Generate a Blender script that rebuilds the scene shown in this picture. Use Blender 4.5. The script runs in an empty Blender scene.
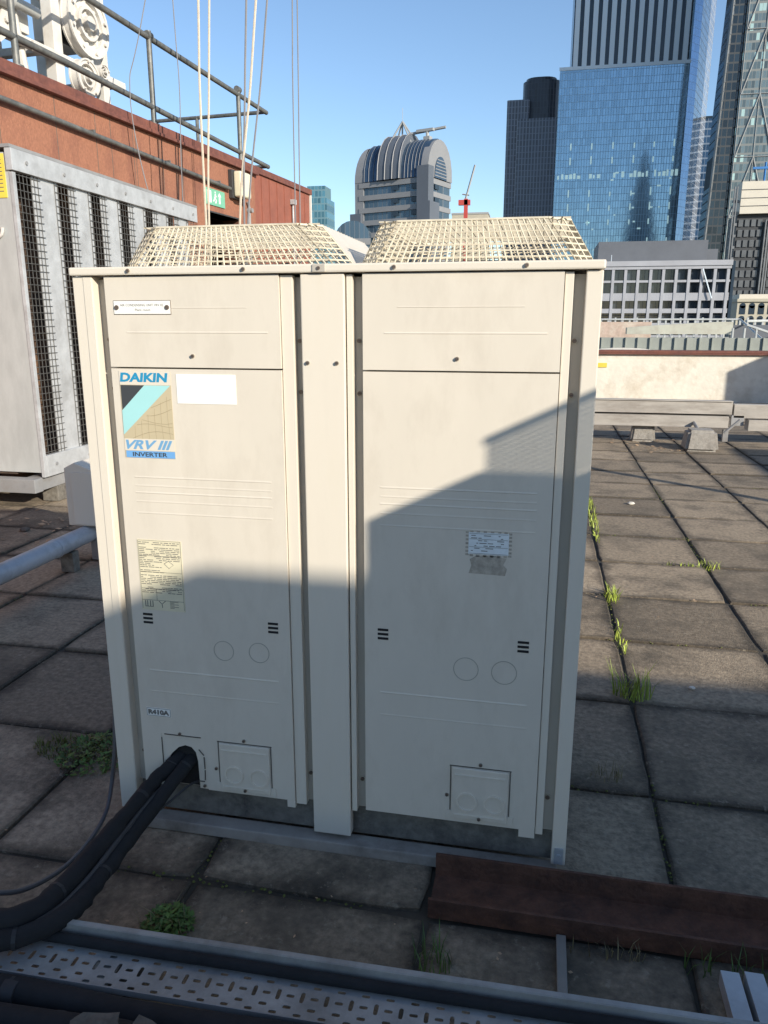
import bpy, bmesh, math, random
from mathutils import Vector, Matrix
R = math.radians
rnd = random.Random(7)
S = bpy.context.scene
COL = S.collection
PI = math.pi

# ------------------------------------------------------------------ camera, sky, sun, exposure
cam = bpy.data.cameras.new('camera'); camo = bpy.data.objects.new('camera', cam); COL.objects.link(camo)
yaw, pitch = -0.20204, 0.2435
fwd = Vector((math.sin(yaw)*math.cos(pitch), math.cos(yaw)*math.cos(pitch), -math.sin(pitch)))
rgt = Vector((math.cos(yaw), -math.sin(yaw), 0)); upv = rgt.cross(fwd)
mw = Matrix((rgt, upv, -fwd)).transposed().to_4x4(); mw.translation = (1.1238, -1.7352, 1.3993)
camo.matrix_world = mw
cam.sensor_fit = 'VERTICAL'; cam.sensor_height = 32.0; cam.lens = 763.3/1024*32.0
cam.clip_start = 0.05; cam.clip_end = 9000
S.camera = camo
AZ, EL = R(52), R(20.9)
sund = Vector((math.sin(AZ)*math.cos(EL), -math.cos(AZ)*math.cos(EL), math.sin(EL)))   # towards the sun
w = bpy.data.worlds.new('World'); S.world = w; w.use_nodes = True
nt = w.node_tree; bg = nt.nodes['Background']
sky = nt.nodes.new('ShaderNodeTexSky'); sky.sky_type = 'NISHITA'; sky.sun_disc = False
sky.sun_elevation = EL; sky.sun_rotation = PI - AZ
sky.air_density = 1.0; sky.dust_density = 0.3; sky.ozone_density = 2.8; sky.altitude = 50
nt.links.new(sky.outputs[0], bg.inputs[0]); bg.inputs[1].default_value = 0.145
sl = bpy.data.lights.new('sun', 'SUN'); so = bpy.data.objects.new('sun', sl); COL.objects.link(so)
sl.energy = 5.0; sl.angle = R(0.5); sl.color = (1.0, 0.915, 0.78)
so.rotation_euler = sund.to_track_quat('Z', 'Y').to_euler(); so.location = (20, -20, 30)
S.view_settings.view_transform = 'Standard'; S.view_settings.look = 'None'
S.view_settings.gamma = 1; S.view_settings.use_curve_mapping = False
S.view_settings.exposure = 0.40

# ------------------------------------------------------------------ materials
def mat(name, col, rough=0.6, metal=0.0, var=0.12, scale=6.0, bump=0.0, bscale=60.0, dirt=None, damt=0.0,
        dscale=2.5, stretch=None, spec=0.5, island=0.0):
    m = bpy.data.materials.new(name); m.use_nodes = True
    n = m.node_tree; N = n.nodes; L = n.links; b = N['Principled BSDF']
    b.inputs['Roughness'].default_value = rough; b.inputs['Metallic'].default_value = metal
    b.inputs['Specular IOR Level'].default_value = spec
    tc = N.new('ShaderNodeTexCoord'); src = tc.outputs['Object']
    if stretch:
        mp = N.new('ShaderNodeMapping'); mp.inputs['Scale'].default_value = stretch
        L.new(src, mp.inputs['Vector']); src = mp.outputs[0]
    t = N.new('ShaderNodeTexNoise'); t.inputs['Scale'].default_value = scale; t.inputs['Detail'].default_value = 8
    t.inputs['Roughness'].default_value = 0.65
    L.new(src, t.inputs['Vector'])
    mr = N.new('ShaderNodeMapRange'); mr.inputs[1].default_value = 0.3; mr.inputs[2].default_value = 0.7
    mr.inputs[3].default_value = 1-var; mr.inputs[4].default_value = 1+var
    L.new(t.outputs['Fac'], mr.inputs[0]); val = mr.outputs[0]
    if island:
        g = N.new('ShaderNodeNewGeometry'); m2 = N.new('ShaderNodeMapRange')
        m2.inputs[3].default_value = 1-island; m2.inputs[4].default_value = 1+island
        L.new(g.outputs['Random Per Island'], m2.inputs[0])
        mm = N.new('ShaderNodeMath'); mm.operation = 'MULTIPLY'; L.new(val, mm.inputs[0]); L.new(m2.outputs[0], mm.inputs[1]); val = mm.outputs[0]
    vm = N.new('ShaderNodeVectorMath'); vm.operation = 'SCALE'; vm.inputs[0].default_value = col[:3]
    L.new(val, vm.inputs['Scale']); out = vm.outputs[0]
    if dirt:
        t2 = N.new('ShaderNodeTexNoise'); t2.inputs['Scale'].default_value = dscale; t2.inputs['Detail'].default_value = 10
        t2.inputs['Roughness'].default_value = 0.7; L.new(src, t2.inputs['Vector'])
        r2 = N.new('ShaderNodeMapRange'); r2.inputs[1].default_value = 0.48; r2.inputs[2].default_value = 0.68
        r2.inputs[3].default_value = 0; r2.inputs[4].default_value = damt; L.new(t2.outputs['Fac'], r2.inputs[0])
        mx = N.new('ShaderNodeMix'); mx.data_type = 'RGBA'; L.new(r2.outputs[0], mx.inputs['Factor'])
        L.new(out, mx.inputs['A']); mx.inputs['B'].default_value = (*dirt, 1); out = mx.outputs['Result']
    L.new(out, b.inputs['Base Color'])
    if bump:
        t3 = N.new('ShaderNodeTexNoise'); t3.inputs['Scale'].default_value = bscale; t3.inputs['Detail'].default_value = 6
        L.new(tc.outputs['Object'], t3.inputs['Vector'])
        bp = N.new('ShaderNodeBump'); bp.inputs['Strength'].default_value = bump; bp.inputs['Distance'].default_value = 0.01
        L.new(t3.outputs['Fac'], bp.inputs['Height']); L.new(bp.outputs[0], b.inputs['Normal'])
    return m

M = {}
M['paint'] = mat('cream_paint', (0.665, 0.605, 0.510), 0.42, var=0.03, scale=3, bump=0.22, bscale=2.6, dirt=(0.47, 0.41, 0.33), damt=0.30, dscale=3.2, stretch=(2.5, 2.5, 1.0))
M['paint2'] = mat('cream_post_paint', (0.70, 0.638, 0.538), 0.40, var=0.035, scale=3, bump=0.03, bscale=9, dirt=(0.46, 0.41, 0.3), damt=0.14, dscale=3, stretch=(6, 6, 1.0))
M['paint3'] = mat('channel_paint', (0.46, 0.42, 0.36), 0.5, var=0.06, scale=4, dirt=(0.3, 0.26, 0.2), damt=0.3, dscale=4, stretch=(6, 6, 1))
M['wire'] = mat('cream_wire', (0.66, 0.59, 0.45), 0.5, var=0.12, scale=20, dirt=(0.36, 0.30, 0.22), damt=0.45, dscale=14)
M['ko'] = mat('scored_paint', (0.36, 0.335, 0.28), 0.6)
M['screw'] = mat('screw_steel', (0.20, 0.15, 0.12), 0.5, 0.6, var=0.3, scale=90)
M['washer'] = mat('washer', (0.46, 0.42, 0.34), 0.5, 0.2, var=0.2, scale=90)
M['black'] = mat('black_void', (0.012, 0.012, 0.013), 0.8, var=0.2)
M['groove'] = mat('groove', (0.10, 0.09, 0.075), 0.8)
M['base'] = mat('dirty_base', (0.17, 0.155, 0.13), 0.85, var=0.35, scale=25, bump=0.4, dirt=(0.04, 0.035, 0.03), damt=0.8, dscale=9)
M['rail'] = mat('weathered_rail', (0.33, 0.30, 0.26), 0.75, 0.0, var=0.2, scale=8, dirt=(0.13, 0.11, 0.09), damt=0.7, dscale=6)
M['coil'] = mat('coil', (0.12, 0.12, 0.12), 0.6, 0.5, stretch=(1, 1, 40))
M['slab'] = mat('concrete_slab', (0.262, 0.206, 0.142), 0.92, var=0.42, scale=48, bump=0.4, bscale=150, dirt=(0.075, 0.062, 0.045), damt=0.9, dscale=2.2, island=0.30)
def grime(m, jx, jy, g):
    n = m.node_tree; N = n.nodes; L = n.links; b = N['Principled BSDF']; src = b.inputs['Base Color'].links[0].from_socket
    tc = N.new('ShaderNodeTexCoord'); nz = N.new('ShaderNodeTexNoise'); nz.inputs['Scale'].default_value = 5; nz.inputs['Detail'].default_value = 6; L.new(tc.outputs['Object'], nz.inputs['Vector'])
    sp = N.new('ShaderNodeSeparateXYZ'); L.new(tc.outputs['Object'], sp.inputs[0])
    def mt(op, a, c=None):
        q = N.new('ShaderNodeMath'); q.operation = op
        for i, v in enumerate((a, c)):
            if v is None: continue
            if isinstance(v, (int, float)): q.inputs[i].default_value = v
            else: L.new(v, q.inputs[i])
        return q.outputs[0]
    ds = []
    for k, j in (('X', jx), ('Y', jy)):
        f = mt('FRACT', mt('DIVIDE', mt('SUBTRACT', sp.outputs[k], j-50*g), g)); ds.append(mt('MULTIPLY', mt('MINIMUM', f, mt('SUBTRACT', 1.0, f)), g))
    d = mt('MINIMUM', ds[0], ds[1]); wd = mt('MULTIPLY', mt('POWER', nz.outputs['Fac'], 2.0), .26)
    mr = N.new('ShaderNodeMapRange'); mr.interpolation_type = 'SMOOTHSTEP'; L.new(mt('DIVIDE', d, wd), mr.inputs[0]); mr.inputs[1].default_value = 0; mr.inputs[2].default_value = 1; mr.inputs[3].default_value = .38; mr.inputs[4].default_value = 1.06
    vm = N.new('ShaderNodeVectorMath'); vm.operation = 'SCALE'; L.new(src, vm.inputs[0]); L.new(mr.outputs[0], vm.inputs['Scale'])
    sp2 = N.new('ShaderNodeTexNoise'); sp2.inputs['Scale'].default_value = 26; sp2.inputs['Detail'].default_value = 9; sp2.inputs['Roughness'].default_value = .75; L.new(tc.outputs['Object'], sp2.inputs['Vector'])
    m3 = N.new('ShaderNodeMapRange'); m3.inputs[1].default_value = .57; m3.inputs[2].default_value = .68; m3.inputs[3].default_value = 0; m3.inputs[4].default_value = .6; L.new(sp2.outputs['Fac'], m3.inputs[0])
    mx = N.new('ShaderNodeMix'); mx.data_type = 'RGBA'; L.new(m3.outputs[0], mx.inputs['Factor']); L.new(vm.outputs[0], mx.inputs['A']); mx.inputs['B'].default_value = (.36, .31, .23, 1)
    L.new(mx.outputs['Result'], b.inputs['Base Color'])
grime(M['slab'], 0.305, -0.180, 0.605)
M['deck'] = mat('joint_soil', (0.055, 0.046, 0.034), 0.95, var=0.4, scale=12, bump=0.4)
M['galv'] = mat('galvanised', (0.50, 0.51, 0.515), 0.5, 0.3, var=0.16, scale=9, bump=0.04, dirt=(0.27, 0.26, 0.25), damt=0.5, dscale=4)
M['galvp'] = mat('galvanised_panel', (0.47, 0.485, 0.475), 0.55, 0.2, var=0.10, scale=3, dirt=(0.33, 0.335, 0.33), damt=0.5, dscale=2, stretch=(2, 2, .6))
M['galvt'] = mat('tray_galvanised', (0.34, 0.335, 0.32), 0.6, 0.25, var=0.2, scale=14, dirt=(0.18, 0.17, 0.155), damt=0.7, dscale=5)
M['galvd'] = mat('dull_galvanised', (0.32, 0.32, 0.32), 0.65, 0.3, var=0.2, scale=10, dirt=(0.14, 0.12, 0.1), damt=0.6, dscale=5)
M['meshw'] = mat('mesh_wire', (0.16, 0.155, 0.145), 0.5, 0.5, var=0.2)
M['debris'] = mat('cabinet_core', (0.075, 0.052, 0.040), 0.9, var=0.5, scale=7, bump=0.8, bscale=16, dirt=(0.34, 0.18, 0.09), damt=0.7, dscale=3.0)
M['brick'] = mat('terracotta_render', (0.28, 0.122, 0.074), 0.9, var=0.22, scale=34, bump=0.5, bscale=60, dirt=(0.17, 0.068, 0.048), damt=0.75, dscale=2.0, stretch=(1.6, 1.6, .8))
M['clad'] = mat('red_brown_cladding', (0.25, 0.085, 0.055), 0.7, var=0.12, scale=6, dirt=(0.17, 0.06, 0.045), damt=0.4)
M['coping'] = mat('rusty_brown_coping', (0.14, 0.052, 0.040), 0.75, var=0.3, scale=14, bump=0.2, dirt=(0.26, 0.09, 0.05), damt=0.5)
M['pole'] = mat('grey_pole', (0.14, 0.145, 0.14), 0.55, 0.4, var=0.3, scale=12, dirt=(0.3, 0.28, 0.25), damt=0.4, dscale=8)
M['white'] = mat('white_paint', (0.60, 0.58, 0.54), 0.5, var=0.06, dirt=(0.4, 0.34, 0.28), damt=0.35, dscale=4)
M['dark'] = mat('dark_metal', (0.04, 0.04, 0.042), 0.6, var=0.2)
M['green'] = mat('sign_green', (0.16, 0.42, 0.29), 0.5, var=0.05)
M['signw'] = mat('sign_white', (0.75, 0.78, 0.74), 0.5, var=0.03)
M['yellow'] = mat('yellow_label', (0.72, 0.56, 0.08), 0.5, var=0.08)
M['lens'] = mat('lamp_lens', (0.68, 0.63, 0.47), 0.3, var=0.08)
M['rope'] = mat('rope_cream', (0.55, 0.48, 0.38), 0.9, var=0.12, scale=30)
M['roped'] = mat('rope_grey', (0.20, 0.20, 0.21), 0.8, var=0.12)
M['render'] = mat('white_render', (0.70, 0.66, 0.57), 0.85, var=0.08, scale=5, bump=0.6, bscale=12, dirt=(0.46, 0.39, 0.29), damt=0.6, dscale=2.2)
M['conc'] = mat('concrete_block', (0.30, 0.28, 0.25), 0.9, var=0.25, scale=20, bump=0.5, dirt=(0.14, 0.12, 0.1), damt=0.5, dscale=6)
M['gal_beam'] = mat('weathered_beam', (0.40, 0.37, 0.33), 0.65, 0.15, var=0.15, scale=6, dirt=(0.22, 0.19, 0.16), damt=0.7, dscale=4, stretch=(.5, 2, 2))
M['rust'] = mat('rust_steel', (0.12, 0.052, 0.030), 0.85, 0.0, var=0.4, scale=22, bump=0.6, bscale=70, dirt=(0.045, 0.024, 0.018), damt=0.8, dscale=7)
M['rubber'] = mat('black_insulation', (0.011, 0.0115, 0.013), 0.9, var=0.3, scale=18, bump=0.5, bscale=22)
M['tape'] = mat('grey_tape', (0.022, 0.023, 0.025), 0.7, var=0.2)
M['hose'] = mat('grey_hose', (0.085, 0.088, 0.095), 0.5, var=0.15)
M['pvc'] = mat('pale_pvc', (0.42, 0.44, 0.47), 0.4, var=0.08, dirt=(0.2, 0.2, 0.2), damt=0.5, dscale=9)
M['stone'] = mat('brick_rubble', (0.11, 0.09, 0.072), 0.9, var=0.35, scale=22, bump=0.8, bscale=40)
M['wood'] = mat('pale_batten', (0.24, 0.22, 0.19), 0.8, var=0.2)
M['grass'] = mat('grass_blades', (0.30, 0.37, 0.06), 0.6, var=0.3, scale=9, island=0.4)
M['grassd'] = mat('weed_leaves', (0.085, 0.155, 0.03), 0.6, var=0.3, scale=9, island=0.4)
M['straw'] = mat('dry_grass', (0.24, 0.20, 0.10), 0.7, var=0.3, island=0.3)
M['moss'] = mat('moss', (0.11, 0.125, 0.03), 0.9, var=0.5, scale=50)
M['leaf'] = mat('fallen_leaf', (0.45, 0.30, 0.18), 0.8, var=0.3, island=0.4)
M['chip'] = mat('pale_chip', (0.6, 0.57, 0.5), 0.8, var=0.2)
M['daik'] = mat('logo_blue', (0.02, 0.26, 0.46), 0.4, var=0.03)
M['cyan'] = mat('logo_cyan', (0.36, 0.66, 0.66), 0.4, var=0.03)
M['char'] = mat('logo_charcoal', (0.05, 0.055, 0.06), 0.4, var=0.05)
M['tan'] = mat('logo_tan', (0.52, 0.44, 0.29), 0.45, var=0.04)
M['tanl'] = mat('logo_lines', (0.34, 0.28, 0.18), 0.5)
M['vrv'] = mat('logo_pale_blue', (0.16, 0.36, 0.58), 0.4, var=0.03)
M['bar'] = mat('logo_bar_blue', (0.16, 0.38, 0.70), 0.4, var=0.03)
M['label'] = mat('white_label', (0.86, 0.85, 0.80), 0.4, var=0.02)
M['print'] = mat('label_print', (0.16, 0.15, 0.13), 0.6)
M['oldlab'] = mat('old_cream_label', (0.70, 0.64, 0.46), 0.5, var=0.06, scale=20)
M['silver'] = mat('silver_label', (0.74, 0.79, 0.80), 0.35, 0.0, var=0.1, scale=40)
M['residue'] = mat('glue_residue', (0.40, 0.355, 0.29), 0.8, var=0.3, scale=60)
M['deckw'] = mat('dark_render', (0.09, 0.08, 0.07), 0.9, var=0.3, scale=12, bump=0.4)
M['city'] = mat('city_ground', (0.12, 0.115, 0.105), 0.9, var=0.4, scale=0.02)

# ------------------------------------------------------------------ mesh builder
class MB:
    def __init__(s, T=None): s.v = []; s.f = []; s.m = []; s.T = T; s.mi = 0
    def add(s, vs, fs):
        o = len(s.v); s.v += [tuple(s.T(*p)) if s.T else tuple(p) for p in vs]
        s.f += [tuple(i+o for i in f) for f in fs]; s.m += [s.mi]*len(fs); return s
    def box(s, x0, x1, y0, y1, z0, z1):
        v = [(x, y, z) for z in (z0, z1) for y in (y0, y1) for x in (x0, x1)]
        return s.add(v, [(0, 2, 3, 1), (4, 5, 7, 6), (0, 1, 5, 4), (2, 6, 7, 3), (0, 4, 6, 2), (1, 3, 7, 5)])
    def quad(s, a, b, c, d): return s.add([a, b, c, d], [(0, 1, 2, 3)])
    def prism(s, poly, y0, y1, ax='y'):
        n = len(poly)
        def P(a, b, y): return {'y': (a, y, b), 'z': (a, b, y), 'x': (y, a, b)}[ax]
        v = [P(a, b, y0) for a, b in poly]+[P(a, b, y1) for a, b in poly]
        return s.add(v, [tuple(range(n)), tuple(range(2*n-1, n-1, -1))]+[(i, i+n, (i+1) % n+n, (i+1) % n) for i in range(n)])
    def cyl(s, c, r, h, ax='y', n=16, r2=None):
        r2 = r if r2 is None else r2; v = []
        for k, (rr, t) in enumerate(((r, 0), (r2, h))):
            for i in range(n):
                a = 2*PI*i/n; p, q = rr*math.cos(a), rr*math.sin(a)
                v.append({'y': (c[0]+p, c[1]+t, c[2]+q), 'z': (c[0]+p, c[1]+q, c[2]+t), 'x': (c[0]+t, c[1]+p, c[2]+q)}[ax])
        return s.add(v, [tuple(range(n)), tuple(range(2*n-1, n-1, -1))]+[(i, i+n, (i+1) % n+n, (i+1) % n) for i in range(n)])
    def ring(s, c, ro, ri, h, ax='y', n=28):
        v = []
        for t in (0, h):
            for rr in (ro, ri):
                for i in range(n):
                    a = 2*PI*i/n; p, q = rr*math.cos(a), rr*math.sin(a)
                    v.append({'y': (c[0]+p, c[1]+t, c[2]+q), 'z': (c[0]+p, c[1]+q, c[2]+t), 'x': (c[0]+t, c[1]+p, c[2]+q)}[ax])
        f = []
        for i in range(n):
            j = (i+1) % n
            f += [(i, j, n+j, n+i), (2*n+i, 3*n+i, 3*n+j, 2*n+j), (i, 2*n+i, 2*n+j, j), (n+i, n+j, 3*n+j, 3*n+i)]
        return s.add(v, f)
    def tube(s, path, r, n=8, caps=True, wob=0):
        P = [Vector(p) for p in path]; k = len(P); v = []; f = []; up = None
        for i, p in enumerate(P):
            t = (P[min(i+1, k-1)]-P[max(i-1, 0)]).normalized()
            if up is None: up = Vector((0, 0, 1)) if abs(t.z) < .9 else Vector((1, 0, 0))
            a = (up-t*up.dot(t)).normalized(); up = a; b = t.cross(a)
            rr = (r[i] if isinstance(r, (list, tuple)) else r)*(1+(rnd.uniform(-wob, wob) if wob else 0))
            v += [tuple(p+a*rr*math.cos(2*PI*j/n)+b*rr*math.sin(2*PI*j/n)) for j in range(n)]
        for i in range(k-1):
            for j in range(n):
                f.append((i*n+j, i*n+(j+1) % n, (i+1)*n+(j+1) % n, (i+1)*n+j))
        if caps: f += [tuple(range(n-1, -1, -1)), tuple((k-1)*n+j for j in range(n))]
        return s.add(v, f)
    def build(s, name, m, parent=None, bevel=0, smooth=False, seg=2, org=None):
        me = bpy.data.meshes.new(name)
        o = org or (Vector(parent['_o']) if parent is not None and '_o' in parent else Vector((0, 0, 0)))
        me.from_pydata([(a-o[0], b-o[1], c-o[2]) for a, b, c in s.v], [], s.f)
        ms = m if isinstance(m, list) else [m]
        for q in ms: me.materials.append(M[q] if isinstance(q, str) else q)
        if len(ms) > 1: me.polygons.foreach_set('material_index', s.m)
        bm = bmesh.new(); bm.from_mesh(me)
        bmesh.ops.recalc_face_normals(bm, faces=bm.faces)
        if bevel:
            es = [e for e in bm.edges if len(e.link_faces) == 2 and e.calc_face_angle(0) > R(35)]
            bmesh.ops.bevel(bm, geom=es, offset=bevel, segments=seg, affect='EDGES', profile=0.6, clamp_overlap=True)
        bm.to_mesh(me); bm.free()
        if smooth:
            me.polygons.foreach_set('use_smooth', [True]*len(me.polygons))
            try: me.set_sharp_from_angle(angle=R(40))
            except Exception: pass
        ob = bpy.data.objects.new(name, me); COL.objects.link(ob)
        if parent is not None: ob.parent = parent; ob['_o'] = tuple(o)
        else: ob.location = o; ob['_o'] = tuple(o)
        return ob
def tag(o, label=None, cat=None, group=None, kind=None):
    if label: o['label'] = label
    if cat: o['category'] = cat
    if group: o['group'] = group
    if kind: o['kind'] = kind
    return o
def thing(name, loc, label, cat, group=None):
    o = bpy.data.objects.new(name, None); COL.objects.link(o); o.location = loc; o['_o'] = tuple(loc); o.empty_display_size = .1
    return tag(o, label, cat, group)
def struct(name, mb, m, **k): return tag(mb.build(name, m, **k), kind='structure')
def dup(root, loc, label=None, rotz=None, scale=None):
    r = root.copy(); COL.objects.link(r); r.location = loc
    if rotz is not None: r.rotation_euler = (0, 0, rotz)
    if scale: r.scale = scale
    if label: r['label'] = label
    for ch in list(root.children):
        c = ch.copy(); COL.objects.link(c); c.parent = r
        for g in ch.children:
            d = g.copy(); COL.objects.link(d); d.parent = c
    return r
def text(name, s, m, parent, x, z, y, h, width=None, shear=0, bold=0, ax='y', align='LEFT', T=None):
    cu = bpy.data.curves.new(name, 'FONT'); cu.body = s; cu.size = 1; cu.shear = shear; cu.offset = bold; cu.extrude = 0.0
    cu.align_x = align; cu.resolution_u = 3
    to = bpy.data.objects.new('tmp', cu); COL.objects.link(to)
    bpy.context.view_layer.update()
    me = bpy.data.meshes.new_from_object(to.evaluated_get(bpy.context.evaluated_depsgraph_get()))
    bpy.data.objects.remove(to)
    xs = [v.co.x for v in me.vertices]; ys = [v.co.y for v in me.vertices]
    x0, x1, y0, y1 = min(xs), max(xs), min(ys), max(ys)
    sy = h/(y1-y0); sx = width/(x1-x0) if width else sy
    o = Vector(parent['_o'])
    for v in me.vertices:
        a, b = (v.co.x-x0)*sx, (v.co.y-y0)*sy
        p = T(x+a, y, z+b) if T else (x+a, y, z+b)
        v.co = Vector(p)-o
    me.materials.append(M[m]); me.name = name
    ob = bpy.data.objects.new(name, me); COL.objects.link(ob); ob.parent = parent; ob['_o'] = tuple(o)
    return ob

# ------------------------------------------------------------------ setting: city ground, roof deck, paving
struct('city_ground', MB().box(-4000, 4000, -4000, 4000, -38.5, -38), 'city')
struct('roof_deck', MB().box(-14, 17, -9, 13.5, -38, -0.011), 'deck')
p = MB(); G = 0.605
JX, JY = 0.305, -0.180
for i in range(-15, 15):
    for j in range(-7, 22):
        x0 = JX+i*G; y0 = JY+j*G
        if y0 > 12.9 or x0 > 8.3: continue
        g = 0.002+rnd.random()*0.004
        dz = rnd.uniform(-.004, .003); tx = rnd.uniform(-.003, .003); ty = rnd.uniform(-.003, .003)
        jx, jy = rnd.uniform(-.003, .003), rnd.uniform(-.003, .003); a = rnd.uniform(-.004, .004)
        x1, y1 = x0+G-g, y0+G-g; x0 += g; y0 += g
        # slab with a worn, slightly irregular outline
        pts = []
        per = []
        n = 6
        for k in range(n): per.append((x0+(x1-x0)*k/n, y0))
        for k in range(n): per.append((x1, y0+(y1-y0)*k/n))
        for k in range(n): per.append((x1-(x1-x0)*k/n, y1))
        for k in range(n): per.append((x0, y1-(y1-y0)*k/n))
        cx, cy = (x0+x1)/2, (y0+y1)/2
        o = []; inn = []
        for q, (px, py) in enumerate(per):
            r_ = .005 if q % n else .022
            dx, dy = cx-px, cy-py; l = math.hypot(dx, dy)
            e = r_*rnd.random()
            px += dx/l*e+jx; py += dy/l*e+jy
            z = dz+(px-cx)*tx/.3+(py-cy)*ty/.3
            o.append((px, py, z)); inn.append((px+dx/l*.007, py+dy/l*.007, z))
        m_ = len(per)
        vs = [(a_, b_, -.05) for a_, b_, c_ in o]+[(a_, b_, c_-.005) for a_, b_, c_ in o]+inn
        fs = [(k, (k+1) % m_, m_+(k+1) % m_, m_+k) for k in range(m_)]+[(m_+k, m_+(k+1) % m_, 2*m_+(k+1) % m_, 2*m_+k) for k in range(m_)]
        fs += [tuple(2*m_+k for k in range(m_))]
        p.add(vs, fs)
struct('roof_paving', p, 'slab')

# ------------------------------------------------------------------ the condensing unit
U = thing('condensing_unit', (0.62, 0.38, 0.0), 'tall cream double-fan condensing unit with wire fan guards standing on the paving', 'air conditioner')
ZT, ZB = 1.508, 0.05
FY = 0.028      # channel floor depth
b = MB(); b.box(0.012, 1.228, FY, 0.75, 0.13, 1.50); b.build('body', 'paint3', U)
c_ = MB(); 
for x in (0.004, 1.230): c_ = MB(); c_.box(x, x+.006, .10, .70, .25, 1.2); c_.build('coil_face', 'coil', U)
b = MB(); b.box(0.03, 1.21, 0.034, 0.72, 0.040, 0.125); b.build('base_frame', 'base', U, bevel=.004)
for y0_, y1_ in ((-.014, .034), (.66, .74)): b = MB(); b.box(0.02, 1.222, y0_, y1_, 0.002, 0.036); b.build('base_rail', 'rail', U, bevel=.004)
# posts with folded edges
def post(x0, x1, y1=.06, fold=None):
    b = MB(); b.box(x0, x1, 0.0, y1, ZB, ZT-.002)
    if fold: b.box(fold[0], fold[1], -0.0014, 0.0005, ZB+.004, ZT-.004)
    return b.build('corner_post', 'paint2', U, bevel=.0025)
post(0.0, 0.052, fold=(0.028, 0.050)); post(1.205, 1.240)
b = MB(); b.box(0.574, 0.677, -0.002, 0.03, 0.053, ZT-.002); b.build('centre_post', 'paint2', U, bevel=.003)
# channel strips nearer the panels (the folded lips)
for (x0, x1) in ((0.5235, 0.553), (0.680, 0.694), (1.1615, 1.180)):
    b = MB(); b.box(x0, x1, 0.006, 0.0275, 0.128, ZT-.004); b.build('side_strip', 'paint2', U, bevel=.0015)
# lid
b = MB(); b.box(-0.003, 1.243, -0.010, 0.768, ZT, 1.527); b.build('lid', 'paint2', U, bevel=.004)
def panels(x0, x1, k):
    """front panels of one half: upper service panel and lower panel with pressed ribs"""
    r = up = MB(); up.box(x0, x1, 0.0, .03, 1.2935, ZT-.003)
    r.prism([(0.0, 1.3785), (-.0012, 1.375), (0.0, 1.374)], x0+.05, x1-.03, 'x'); r.prism([(0.0, 1.434), (-.0008, 1.4325), (0.0, 1.431)], x0+.08, x1-.08, 'x')
    uo = up.build('upper_panel', 'paint', U, bevel=.0)
    # lower panel: front sheet with cut-outs made from pieces
    lo = MB(); zb = 0.140; zt = 1.2895
    kx0, kx1, kz = ((0.140, 0.272, 0.300) if k == 0 else (0, 0, 0))
    if k == 0:
        lo.box(x0, kx0, 0, .028, zb, zt); lo.box(kx0, kx1, 0, .028, kz, zt); lo.box(kx1, x1, 0, .028, zb, zt)
    else: lo.box(x0, x1, 0, .028, zb, zt)
    r = lo
    a, e = x0+.04, x1-.035
    for z, d in ((1.018, .0008), (.996, .0005), (.978, .0008), (.955, .0005), (.925, .0006)):
        r.prism([(0.0, z+.0045), (-d, z+.001), (0.0, z-.001)], a, e, 'x')
    for z, d in ((.486, .0012), (.424, .0007)):
        r.prism([(0.0, z+.005), (-d, z+.001), (0.0, z-.001)], a, e, 'x')
    lp = lo.build('lower_panel', 'paint', U)
    return uo, lp
upA, loA = panels(0.083, 0.5220, 0)
upB, loB = panels(0.719, 1.1600, 1)
# small bottom flap corners
for x0, x1, lp in ((0.50, 0.522, loA), (1.12, 1.16, loB)):
    b = MB(); b.box(x0, x1, 0.001, .027, .118, .1395); b.build('panel_foot', 'paint', lp)
def screw(x, z, y, big=False, parent=U):
    s = MB(); s.mi = 0; s.cyl((x, y-.0015, z), .0085 if big else .0052, .0015, 'y', 14); s.mi = 1
    s.cyl((x, y-.005, z), .0052 if big else .0040, .0036, 'y', 12); s.mi = 2; s.box(x-.003, x+.003, y-.0054, y-.0050, z-.0007, z+.0007)
    return s.build('screw', ['washer', 'screw', 'dark'], parent)
for x, z in ((.301, 1.321), ): screw(x, z, 0, parent=upA)
screw(.935, 1.320, 0, parent=upB)
for x in (.154, .442, .621, .793, 1.080): screw(x, 1.5175, -.010)
for x in (.588, .658): screw(x, 1.308, -.002)
for x, z in ((.070, 1.358), (.072, 1.239), (.070, .225), (.561, 1.357), (.561, 1.238), (.561, .215), (.7045, 1.358), (.7045, 1.237), (.7045, .215), (1.1885, 1.360), (1.1885, 1.242), (1.1885, .225)):
    screw(x, z, .012 if .53 < x < .56 else FY, big=True)
b = MB(); b.box(.606, .636, -.0125, -.0102, 1.509, 1.5255); b.build('joint_plate', 'paint3', U, bevel=.001)
b = MB(); b.box(1.212, 1.234, -.004, -.0002, .055, .10); b.cyl((1.223, -.007, .078), .006, .004); b.build('foot_bracket', 'galv', U)
# vents
for x, z, lp in ((.129, .637, loA), (.478, .638, loA), (.766, .646, loB), (1.110, .642, loB)):
    v = MB()
    for k in (-1, 0, 1): v.box(x-.0135, x+.0135, -.0012, .001, z+k*.0115-.0030, z+k*.0115+.0030)
    v.build('vent_slot', 'black', lp)
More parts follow.
